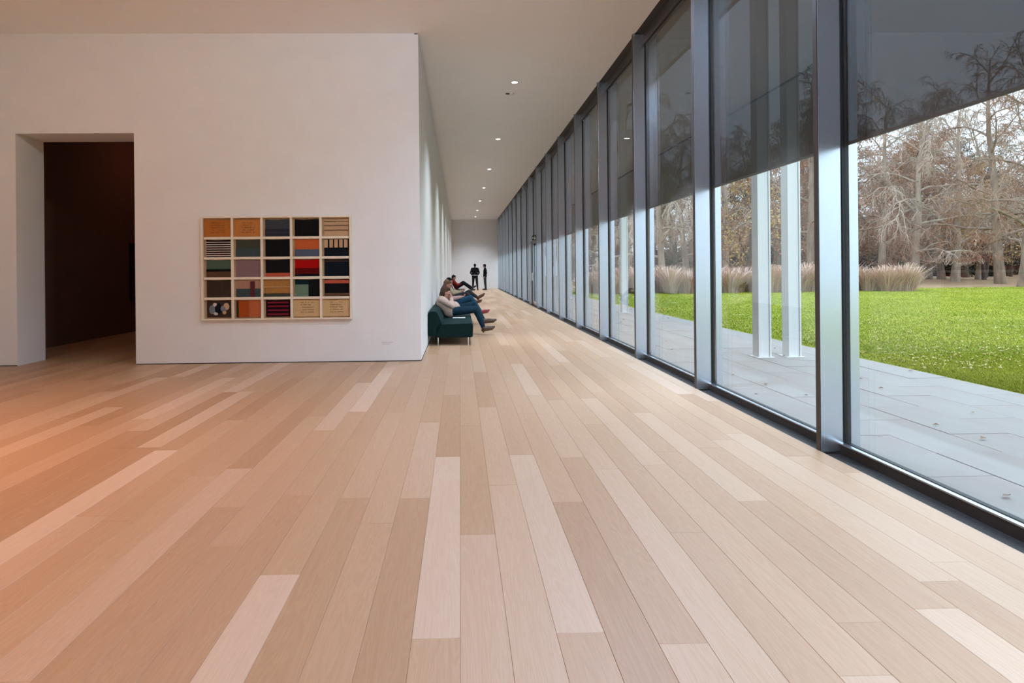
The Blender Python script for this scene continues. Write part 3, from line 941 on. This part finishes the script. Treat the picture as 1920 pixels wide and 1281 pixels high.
nt.links.new(tcn.outputs['Object'], wv.inputs[0]); nt.links.new(wv.outputs['Fac'], rp.inputs[0]); nt.links.new(rp.outputs[0], nt.nodes['Principled BSDF'].inputs['Base Color'])
link('scarf', fuse('scarf', t, .01, sc, 2), p2)
# 3: bald man with booklet
P3 = dict(dx=.02, dz=.02, head=(-.365, -.03, 1.0), face=(.9, -.15, -.35), neck=(-.43, 0, .89), chest=(-.415, 0, .770), waist=(-.325, 0, .630), pelvis=(-.26, 0, .505), belly=(-.2, 0, .6),
          sh=((-.44, -.19, .845), (-.43, .19, .845)), el=((-.25, -.25, .62), (-.24, .25, .64)), wr=((.0, -.10, .665), (.02, .10, .70)),
          hd=((.9, .3, .25), (.9, -.3, .25)), hn=((-.3, .3, .9), (-.3, -.3, .9)), curl=(.6, .6),
          hip=((-.235, -.095, .51), (-.235, .095, .51)), kn=((.20, -.20, .60), (.27, .12, .66)), an=((.47, -.10, .345), (.53, .0, .48)),
          toe=((.66, -.13, .40), (.755, -.02, .60)), width=1.08)
person('dark haired person in a beige jacket and charcoal trousers holding a white booklet', (0, 19.75, 0), P3,
       dict(skin=SKIN2, top=BEIGEC, top_name='jacket', legs=CHAR, shoe=TANL, sole=TANL, hair=H_DARK), .008, 'short')
# 4: red top, stretched out
P4 = dict(dx=.02, dz=.02, head=(-.335, 0, .985), face=(.95, -.05, -.30), neck=(-.41, 0, .88), chest=(-.38, 0, .765), waist=(-.28, 0, .63), pelvis=(-.20, 0, .505),
          sh=((-.40, -.185, .825), (-.40, .185, .825)), el=((-.18, -.25, .60), (-.16, .24, .62)), wr=((.06, -.08, .66), (.08, .08, .68)),
          hd=((.9, .3, .3), (.9, -.3, .3)), hn=((-.3, .3, .9), (-.3, -.3, .9)), curl=(.6, .6),
          hip=((-.17, -.09, .51), (-.17, .09, .51)), kn=((.18, -.09, .68), (.14, .08, .74)), an=((.55, -.07, .37), (.58, .03, .47)),
          toe=((.74, -.09, .38), (.79, .0, .56)))
person('person with dark hair and dark red top stretched out on the farthest sofa', (0, 31.2, 0), P4,
       dict(skin=SKIN, top=REDC, legs=BLACKC, shoe=BLACKL, sole=BLACKL, hair=H_DARK), .010, 'short')
# 5: standing, seen from behind
P5 = dict(head=(0, .02, 1.665), face=(-.12, 1, -.08), neck=(0, -.01, 1.515), chest=(0, -.01, 1.33), waist=(0, 0, 1.13), pelvis=(0, 0, .96),
          sh=((-.195, -.01, 1.455), (.195, -.01, 1.455)), el=((-.285, -.02, 1.175), (.285, -.02, 1.175)), wr=((-.20, .16, 1.04), (.20, .16, 1.04)),
          hd=((.5, .8, -.2), (-.5, .8, -.2)), hn=((.6, 0, -.5), (-.6, 0, -.5)), curl=(.7, .7),
          hip=((-.10, 0, .93), (.10, 0, .93)), kn=((-.125, .0, .50), (.14, .0, .50)), an=((-.15, -.02, .085), (.175, -.02, .085)),
          toe=((-.18, .20, .045), (.22, .19, .045)), width=1.05)
p5 = person('person standing with back turned, black sweater over a white shirt hem', (1.0, 41.3, 0), P5,
       dict(skin=SKIN, top=BLACKC, legs=BLACKC, shoe=BLACKL, sole=BLACKL, hair=H_DARK), .010, 'short')
t = MB()
t.ball((0, 0, 1.015), (.225, .16, .045), 14)
link('shirt_hem', fuse('shirt_hem', t, .012, fabric('white_shirt', (.7, .7, .7, 1)), 1), p5)
# 6: standing side on
P6 = dict(head=(-.02, 0, 1.64), face=(-1, .25, -.10), neck=(.02, 0, 1.495), chest=(.03, 0, 1.31), waist=(.02, 0, 1.12), pelvis=(.02, 0, .95),
          sh=((.02, -.18, 1.435), (.05, .18, 1.435)), el=((.11, -.21, 1.15), (.10, .20, 1.15)), wr=((-.02, -.19, .93), (-.04, .16, .95)),
          hd=((-.3, .1, -1), (-.3, -.1, -1)), hn=((-.5, .6, 0), (-.5, -.6, 0)), curl=(.4, .4),
          hip=((.02, -.09, .93), (.02, .09, .93)), kn=((.01, -.09, .50), (.05, .08, .50)), an=((.05, -.08, .085), (.09, .07, .085)),
          toe=((-.17, -.10, .045), (-.12, .09, .045)), width=.95)
person('person in a dark jacket standing side-on, facing the person in black', (1.68, 41.8, 0), P6,
       dict(skin=SKIN, top=BLACKC, top_name='jacket', legs=CHAR, shoe=BLACKL, sole=BLACKL, hair=H_DARK), .010, 'short')

PAPER = mat('white_paper', (.82, .82, .82, 1), .7)
bk = thing('booklet', 'open white booklet held by the seated person in the beige jacket', 'booklet', (0.02, 19.72, 0))
for a in (0, 1):
    m_ = MB().box(0, .15, -.11 if a == 0 else 0, 0 if a == 0 else .11, 0, .004).build('page', PAPER, bk)
    m_.location = (.09, 0, .70); m_.rotation_euler = (.25 if a == 0 else -.25, -.55, 0)
ph = thing('phone', 'small dark phone in the hand of the person in oatmeal sweater', 'phone', (0, 13.2, 0))
m_ = MB().box(-.035, .035, -.075, .075, -.004, .004, .003).build('case', BLACKL, ph); m_.location = (.075, .06, .633); m_.rotation_euler = (0, -.3, 1.2)
lf = thing('leaflet', 'white leaflet lying on the green seat beside the oatmeal sweater', 'leaflet', (0, 12.72, .402))
MB().box(-.16, .10, -.10, .11, 0, .003).box(-.15, .09, -.09, .10, .003, .005).build('sheet', PAPER, lf)

def nth(i):
    i += 1
    return ordinal[i - 1] if i <= 12 else '%d%s' % (i, {1: 'st', 2: 'nd', 3: 'rd'}.get(i % 10 if i // 10 != 1 else 0, 'th'))
# ------------------------------------------------------------------ canopy on twin white columns
WSTEEL = mat('white_steel', (0.80, 0.80, 0.80, 1), 0.5, noise_amt=.01, noise_scale=3)
CAN_Z = 6.55
can = structure(empty('canopy_roof', (0, 0, 0)), 'slatted white canopy roof carried by the twin columns outside')
MB().box(5.33, 5.45, -9, 46, CAN_Z, CAN_Z + .34).box(4.62, 4.76, -9, 46, CAN_Z + .32, CAN_Z + .5).build('edge_beam', WSTEEL, can)
sl = MB().box(X_GLASS + .2, 5.33, -.02, .02, CAN_Z, CAN_Z + .2).mesh('slat', WSTEEL)
yy = -8.8
while yy < 46:
    link('slat', sl, can, (0, yy, 0)); yy += .5
def col_mesh(key):
    if key == 'core': return MB().box(-.055, .085, -.085, .085, 0, CAN_Z, .003).mesh('column_core', WSTEEL)
    return MB().box(-.085, -.06, -.10, .10, 0, CAN_Z, .003).box(.09, .115, -.10, .10, 0, CAN_Z, .003).mesh('column_flange', WSTEEL)
c_core, c_fl = col_mesh('core'), col_mesh('fl')
pads = MB().box(-.13, .15, -.14, .14, -.03, .004).mesh('base_plate', WSTEEL)
ci = 0
for y in (-.3, 9.48, 19.25, 29.0, 38.8):
    for x, side in ((4.69, 'inner'), (5.16, 'outer')):
        c_ = thing('white_column', 'slender white steel column of the terrace, %s one of the %s pair' % (side, ordinal[ci]) if ci else 'slender white column beside the viewer, %s one of its pair' % side, 'column', (x, y, 0), 'twin terrace columns')
        link('core', c_core, c_); link('flange', c_fl, c_); link('base_plate', pads, c_)
    ci += 1

# ------------------------------------------------------------------ lawn grass, fallen leaves
rng = np.random.default_rng(5)
def tri_field(name, P, h, wd, lean, m, parent=None):
    n = len(P)
    a = rng.uniform(0, 2 * np.pi, n)
    dx, dy = np.cos(a) * wd, np.sin(a) * wd
    lx, ly = rng.normal(0, lean, n) * h, rng.normal(0, lean, n) * h
    v = np.empty((n, 3, 3))
    v[:, 0] = np.stack([P[:, 0] - dx, P[:, 1] - dy, P[:, 2]], 1)
    v[:, 1] = np.stack([P[:, 0] + dx, P[:, 1] + dy, P[:, 2]], 1)
    v[:, 2] = np.stack([P[:, 0] + lx, P[:, 1] + ly, P[:, 2] + h], 1)
    return np_mesh(name, v.reshape(-1, 3), np.arange(n * 3).reshape(-1, 3), m, parent)
def np_mesh(name, verts, faces, m, parent=None, lnk=True):
    me = bpy.data.meshes.new(name)
    k_ = faces.shape[1]
    me.vertices.add(len(verts)); me.vertices.foreach_set('co', np.asarray(verts, np.float32).ravel())
    me.loops.add(faces.size); me.loops.foreach_set('vertex_index', faces.astype(np.int32).ravel())
    me.polygons.add(len(faces)); me.polygons.foreach_set('loop_start', np.arange(0, faces.size, k_, dtype=np.int32))
    me.update(calc_edges=True); me.validate()
    me.materials.append(m)
    return link(name, me, parent) if lnk else me
BLADE = mat('grass_blade', (0.240, 0.288, 0.016, 1), 0.8, spec=.1, noise_scale=.5, color2=(0.36, 0.375, 0.04, 1))
n = 90000
t_ = rng.uniform(0, 1, n)
gy = 6.5 * (37.3 / 6.5) ** t_
gx = LAWN_X + .02 + rng.uniform(0, 1, n) * np.maximum(0.5, gy * .98 - LAWN_X)
P = np.stack([gx, gy, np.full(n, -.012)], 1)
g = tri_field('lawn_grass', P, rng.uniform(.012, .030, n) * (1 + gy / 60), .006 * (1 + gy / 14), .35, BLADE)
tag(g, 'short bright green grass of the lawn beside the terrace', 'grass', kind='stuff')
LEAF = mat('fallen_leaf', (0.496, 0.400, 0.176, 1), 0.7, noise_scale=1.5, color2=(0.42, 0.30, 0.10, 1))
def leaves(name, n, xs, ys, z, size, m):
    c = np.stack([xs, ys, np.full(n, z)], 1)
    a = rng.uniform(0, 2 * np.pi, n); s = rng.uniform(.6, 1.2, n) * size
    u = np.stack([np.cos(a) * s, np.sin(a) * s, rng.uniform(-.15, .2, n) * s], 1)
    w_ = np.stack([-np.sin(a) * s * .6, np.cos(a) * s * .6, rng.uniform(-.1, .25, n) * s], 1)
    v = np.stack([c - u, c + w_ + [0, 0, .01], c + u, c - w_ * .6 + [0, 0, .01]], 1)
    return np_mesh(name, v.reshape(-1, 3), np.arange(n * 4).reshape(-1, 4), m)
n = 4200
t_ = rng.uniform(0, 1, n); ly = 8 + 29 * t_
lx = LAWN_X + .1 + rng.uniform(0, 1, n) * np.maximum(.5, ly * .98 - LAWN_X)
tag(leaves('fallen_leaves', n, lx, ly, .02, .03, LEAF), 'yellow brown fallen leaves scattered over the lawn', 'leaves', kind='stuff')
n = 90
tag(leaves('terrace_leaves', n, rng.uniform(3.2, 6.0, n), rng.uniform(3, 30, n), .012, .035, mat('brown_leaf', (.22, .13, .09, 1), .8)), 'few brown leaves blown onto the pale terrace', 'leaves', kind='stuff')

# ------------------------------------------------------------------ ornamental grasses at the lawn's far edge
PLUME = mat('plume_grass', (1.0, 0.68, 0.56, 1), 0.8, noise_scale=3, color2=(0.9, 0.52, 0.42, 1))
pl_nt = PLUME.node_tree
pl_at = pl_nt.nodes.new('ShaderNodeAttribute'); pl_at.attribute_name = 'tint'
pl_nt.links.new(pl_at.outputs['Color'], pl_nt.nodes['Principled BSDF'].inputs['Base Color'])
def clump_mesh(seed):
    r_ = np.random.default_rng(seed); n = 420
    a = r_.uniform(0, 2 * np.pi, n); rad = r_.uniform(0, .35, n); h = r_.uniform(.45, 1.5, n); out = r_.uniform(.1, 1.0, n) * h * .75
    base = np.stack([np.cos(a) * rad, np.sin(a) * rad, np.zeros(n)], 1)
    mid = base + np.stack([np.cos(a) * out * .45, np.sin(a) * out * .45, h * .7], 1)
    tip = base + np.stack([np.cos(a) * out, np.sin(a) * out, h], 1)
    wv_ = np.stack([-np.sin(a), np.cos(a), np.zeros(n)], 1)
    v = np.stack([base - wv_ * .005, base + wv_ * .005, mid + wv_ * .011, mid - wv_ * .011, tip + wv_ * .006, tip - wv_ * .006], 1).reshape(-1, 3)
    k6 = np.arange(n)[:, None] * 6
    fc = np.stack([k6 + [0, 1, 2, 3], k6 + [3, 2, 4, 5]], 1).reshape(-1, 4)
    me = np_mesh('blades', v, fc, PLUME, None, False)
    t0 = r_.uniform(0, 1, (n, 1))
    colr = np.array([[.78, .62, .52]]) * t0 + np.array([[.46, .24, .17]]) * (1 - t0)
    colr = np.concatenate([colr, np.ones((n, 1))], 1).repeat(8, 0)
    at_ = me.color_attributes.new('tint', 'FLOAT_COLOR', 'CORNER')
    at_.data.foreach_set('color', colr.astype(np.float32).ravel())
    return me
clumps = [clump_mesh(i) for i in range(3)]
where = 0
for i in range(64):
    t_ = i / 63
    x = 7.2 + 18.2 * t_ + R.uniform(-.3, .3)
    y = 34.2 + R.uniform(-.9, 1.4)
    c_ = thing('plume_grass_clump', 'pinkish plume grass clump, %s from the left in the bed along the lawn' % nth(i), 'grass', (x, y, -.02), 'plume grass bed')
    link('blades', clumps[i % 3], c_)
    c_.scale = (1.2, 1.2, R.uniform(.7, 1.15)); c_.rotation_euler.z = R.uniform(0, 6)

# ------------------------------------------------------------------ trees
BARK = [mat('beech_bark', (0.224, 0.160, 0.116, 1), .85, noise_amt=.3, noise_scale=3, stretch=(1, 1, .3)),
        mat('pale_bark', (0.368, 0.288, 0.224, 1), .85, noise_amt=.25, noise_scale=3, stretch=(1, 1, .3)),
        mat('dark_bark', (0.088, 0.060, 0.044, 1), .85, noise_amt=.3, noise_scale=3, stretch=(1, 1, .3))]
TWIG = [mat('rosy_twigs', (0.336, 0.184, 0.120, 1), .9), mat('pale_twigs', (0.480, 0.368, 0.288, 1), .9), mat('dark_twigs', (0.120, 0.072, 0.052, 1), .9)]
def tube(path, rad, sides, V_, F_):
    path = [Vector(p) for p in path]
    base = len(V_)
    n_ = len(path)
    for i, p in enumerate(path):
        d = (path[min(i + 1, n_ - 1)] - path[max(i - 1, 0)]).normalized()
        ref = Vector((1, 0, 0)) if abs(d.x) < .8 else Vector((0, 1, 0))
        u = d.cross(ref).normalized(); w_ = d.cross(u)
        for s in range(sides):
            a = 2 * math.pi * s / sides
            V_.append(p + (u * math.cos(a) + w_ * math.sin(a)) * rad[i])
    for i in range(n_ - 1):
        for s in range(sides):
            F_.append((base + i * sides + s, base + i * sides + (s + 1) % sides, base + (i + 1) * sides + (s + 1) % sides, base + (i + 1) * sides + s))
def grow(r_, p, d, length, segs, droop, wob):
    pts = [p]; d = d.normalized()
    for i in range(segs):
        d = (d + Vector((r_.gauss(0, wob), r_.gauss(0, wob), r_.gauss(0, wob) - droop * (i + 1) / segs))).normalized()
        p = p + d * (length / segs)
        if p.z < 1.6: p.z = 1.6 + r_.random() * .5
        pts.append(p)
    return pts
def make_tree(seed, h, tr, bark, twig, droop, n1=15, n2=7, n3=7, n4=3, leaf=None, low=.18, spread=.40, thick=.36):
    r_ = random.Random(seed)
    VT, FT, VB, FB, VW, FW = [], [], [], [], [], []
    segs = 9
    trunk = [Vector((0, 0, -.15))]; d = Vector((r_.gauss(0, .05), r_.gauss(0, .05), 1))
    for i in range(segs):
        d = (d + Vector((r_.gauss(0, .07), r_.gauss(0, .07), .12))).normalized()
        trunk.append(trunk[-1] + d * (h * .92 / segs))
    rad = [tr * (1.2 if i == 0 else 1) * (1 - i / (segs + .5)) ** .75 for i in range(segs + 1)]
    tube(trunk, rad, 10, VT, FT)
    tips = []
    def at(path, t):
        f = t * (len(path) - 1); i = min(int(f), len(path) - 2)
        return path[i].lerp(path[i + 1], f - i), (path[i + 1] - path[i]).normalized()
    for a in range(n1):
        t = low + (.97 - low) * (a + r_.random() * .7) / n1
        p, td = at(trunk, t)
        az = a * 2.4 + r_.uniform(-.5, .5)
        el = .15 + .9 * t + r_.uniform(-.2, .2)
        L1 = h * spread * (1.1 - .65 * t) * r_.uniform(.75, 1.15)
        b1 = grow(r_, p, Vector((math.cos(az) * math.cos(el), math.sin(az) * math.cos(el), math.sin(el))), L1, 6, droop * .25, .16)
        r1 = tr * .38 * (1.1 - .7 * t)
        tube(b1, [max(.03, r1 * (1 - i / 7)) for i in range(7)], 6, VB, FB)
        for b_ in range(n2):
            p2_, d2 = at(b1, .25 + .72 * (b_ + r_.random() * .6) / n2)
            v2 = (d2 + Vector((r_.gauss(0, .7), r_.gauss(0, .7), r_.gauss(.1, .5)))).normalized()
            L2 = L1 * .48 * r_.uniform(.6, 1.1)
            b2 = grow(r_, p2_, v2, L2, 5, droop * .6, .22)
            tube(b2, [max(.016, r1 * thick * (1 - i / 5.5)) for i in range(6)], 4, VB, FB)
            for c_ in range(n3):
                p3_, d3 = at(b2, .2 + .78 * (c_ + r_.random() * .6) / n3)
                v3 = (d3 + Vector((r_.gauss(0, .8), r_.gauss(0, .8), r_.gauss(0, .6)))).normalized()
                b3 = grow(r_, p3_, v3, L2 * .5 * r_.uniform(.6, 1.2), 4, droop, .25)
                tube(b3, [.022, .019, .016, .013, .008], 3, VW, FW)
                for e_ in range(n4):
                    p4_, d4 = at(b3, .25 + .7 * (e_ + r_.random() * .5) / n4)
                    v4 = (d4 + Vector((r_.gauss(0, .8), r_.gauss(0, .8), r_.gauss(0, .6)))).normalized()
                    b4 = grow(r_, p4_, v4, L2 * .28 * r_.uniform(.6, 1.2), 2, droop, .25)
                    tube(b4, [.014, .011, .006], 3, VW, FW)
                    tips.append(b4[-1]); tips.append(b4[1])
    out = [('trunk', mesh_from('trunk', VT, FT, bark, True)), ('branches', mesh_from('branches', VB, FB, bark)), ('twigs', mesh_from('twigs', VW, FW, twig))]
    if leaf is not None:
        n_ = min(len(tips), leaf[1])
        T = np.array([tuple(r_.choice(tips)) for _ in range(n_)])
        rg = np.random.default_rng(seed)
        T = T + rg.normal(0, .25, T.shape)
        a = rg.normal(0, 1, (n_, 3)); a /= np.linalg.norm(a, axis=1)[:, None]
        b_ = np.cross(a, rg.normal(0, 1, (n_, 3))); b_ /= np.linalg.norm(b_, axis=1)[:, None]
        s = rg.uniform(.06, .13, (n_, 1))
        v = np.stack([T - a * s, T + b_ * s * .6, T + a * s, T - b_ * s * .6], 1).reshape(-1, 3)
        out.append(('foliage', np_mesh('foliage', v, np.arange(n_ * 4).reshape(-1, 4), leaf[0], None, False)))
    return out
L_RUST = mat('rust_leaves', (0.400, 0.184, 0.072, 1), .8, noise_scale=.6, color2=(0.46, 0.27, 0.16, 1))
L_GOLD = mat('golden_leaves', (0.464, 0.320, 0.096, 1), .8, noise_scale=.6, color2=(0.40, 0.25, 0.10, 1))
L_DARK = mat('evergreen_leaves', (0.035, 0.050, 0.022, 1), .8, noise_scale=.6, color2=(0.09, 0.075, 0.045, 1))
KINDS = {
    'pale': make_tree(11, 17, .32, BARK[1], TWIG[1], .6, low=.2, thick=.5),
    'pale2': make_tree(12, 15, .30, BARK[1], TWIG[1], .85, low=.16, spread=.45, thick=.6),
    'beech': make_tree(13, 19, .34, BARK[0], TWIG[0], .35),
    'beech2': make_tree(14, 16, .30, BARK[0], TWIG[0], .45, spread=.36),
    'dark': make_tree(15, 17, .28, BARK[2], TWIG[2], .15, n1=14, spread=.34),
    'rust': make_tree(16, 15, .30, BARK[0], TWIG[0], .3, leaf=(L_RUST, 5200)),
    'gold': make_tree(17, 9, .16, BARK[2], TWIG[0], .2, n1=10, n2=5, n3=5, leaf=(L_GOLD, 4200), low=.15),
    'ever': make_tree(18, 16, .30, BARK[2], TWIG[2], .1, n1=15, n2=6, n3=5, n4=3, leaf=(L_DARK, 9000), low=.25, spread=.36),
}
WORDS = {'pale': 'tall bare pale tree with drooping whitish branches', 'pale2': 'low spreading bare tree with pale weeping branches',
         'beech': 'tall bare beech with rosy twigs', 'beech2': 'slim bare beech with rosy twigs', 'dark': 'bare tree with dark brown trunk',
         'rust': 'tree still carrying rust brown leaves', 'gold': 'small tree with golden autumn leaves', 'ever': 'dark evergreen tree'}
def tree(kind, xpx, dist, sc=1.0, place='beyond the lawn'):
    r = thing('tree', WORDS[kind] + ', ' + place, 'tree', ((xpx - VPX) / F_PX * dist * 1.0, dist * (1 - YAW * (xpx - VPX) / F_PX), -.1), 'woodland trees beyond the lawn')
    for nm, me in KINDS[kind]:
        o = link(nm, me, r)
        if nm in ('twigs', 'foliage'):
            o['kind'] = 'stuff'
    r.scale = (sc, sc, sc * R.uniform(.85, 1.12)); r.rotation_euler = (R.gauss(0, .04), R.gauss(0, .04), R.uniform(0, 6.28))
    return r
FRONT = [('pale', 1650, 55, 1.0), ('pale2', 1717, 52, 1.05), ('pale', 1790, 55, 1.05), ('beech', 1875, 47, 1.0), ('beech2', 1916, 40, .95), ('beech2', 1700, 58, 1.1),
         ('pale2', 1835, 62, 1.1), ('rust', 1560, 60, 1.1), ('beech', 1520, 52, 1.0), ('gold', 1400, 46, 1.1), ('pale', 1360, 56, 1.0), ('rust', 1465, 58, 1.0),
         ('beech2', 1290, 54, 1.0), ('pale2', 1240, 50, 1.0), ('beech', 1180, 60, 1.0), ('pale', 1130, 66, 1.0), ('gold', 1895, 75, 1.0), ('rust', 1765, 64, 1.15), ('gold', 1845, 60, 1.2), ('rust', 1680, 68, 1.1), ('pale', 1980, 48, 1.0), ('beech', 2090, 50, 1.0), ('rust', 2030, 62, 1)]
FRONT.sort(key=lambda f: f[1])
for i, (kd, x, dist, s_) in enumerate(FRONT):
    tree(kd, x, dist, s_, '%s from the left along the lawn edge' % nth(i))
kinds_b = ['dark', 'beech', 'dark', 'ever', 'beech2', 'rust', 'dark', 'rust', 'beech', 'ever']
for row in range(2):
    xs = sorted(1060 + i * 34 + R.uniform(-15, 15) for i in range(34))
    for i, x in enumerate(xs):
        tree(kinds_b[R.randrange(10)], x, (72, 97)[row] + R.uniform(-8, 12), R.uniform(.85, 1.15), '%s from left, %s woodland row' % (nth(i), ('nearer', 'farther')[row]))

# dark undergrowth between the trunks
def bush_mesh(seed, m):
    r_ = np.random.default_rng(seed); n_ = 2600
    d = r_.normal(0, 1, (n_, 3)); d /= np.linalg.norm(d, axis=1)[:, None]
    c = d * (r_.uniform(.35, 1, (n_, 1)) ** .5) * [2.6, 1.8, 1.7] * (1 + .25 * np.sin(d[:, :1] * 5 + seed)) + [0, 0, 1.5]
    c[:, 2] = np.abs(c[:, 2])
    a = r_.normal(0, 1, (n_, 3)); a /= np.linalg.norm(a, axis=1)[:, None]
    b_ = np.cross(a, r_.normal(0, 1, (n_, 3))); b_ /= np.linalg.norm(b_, axis=1)[:, None]
    s = r_.uniform(.10, .24, (n_, 1))
    v = np.stack([c - a * s, c + b_ * s * .7, c + a * s, c - b_ * s * .7], 1).reshape(-1, 3)
    return np_mesh('foliage', v, np.arange(n_ * 4).reshape(-1, 4), m, None, False)
L_UND = mat('undergrowth_leaves', (0.075, 0.060, 0.040, 1), .9, noise_scale=.5, color2=(0.15, 0.10, 0.07, 1))
BUSH = [bush_mesh(3, L_UND), bush_mesh(4, L_UND), bush_mesh(5, L_DARK)]
for i in range(44):
    x = 1080 + i * 24 + R.uniform(-12, 12)
    dist = R.uniform(74, 108)
    b_ = thing('shrub', 'dark brown shrub in the undergrowth between tree trunks, %s from the left' % nth(i), 'shrub', ((x - VPX) / F_PX * dist, dist, -.1), 'undergrowth shrubs')
    o = link('foliage', BUSH[i % 3], b_); o['kind'] = 'stuff'
    b_.scale = (R.uniform(1, 1.6), 1, R.uniform(.9, 1.5)); b_.rotation_euler.z = R.uniform(0, 6.28)
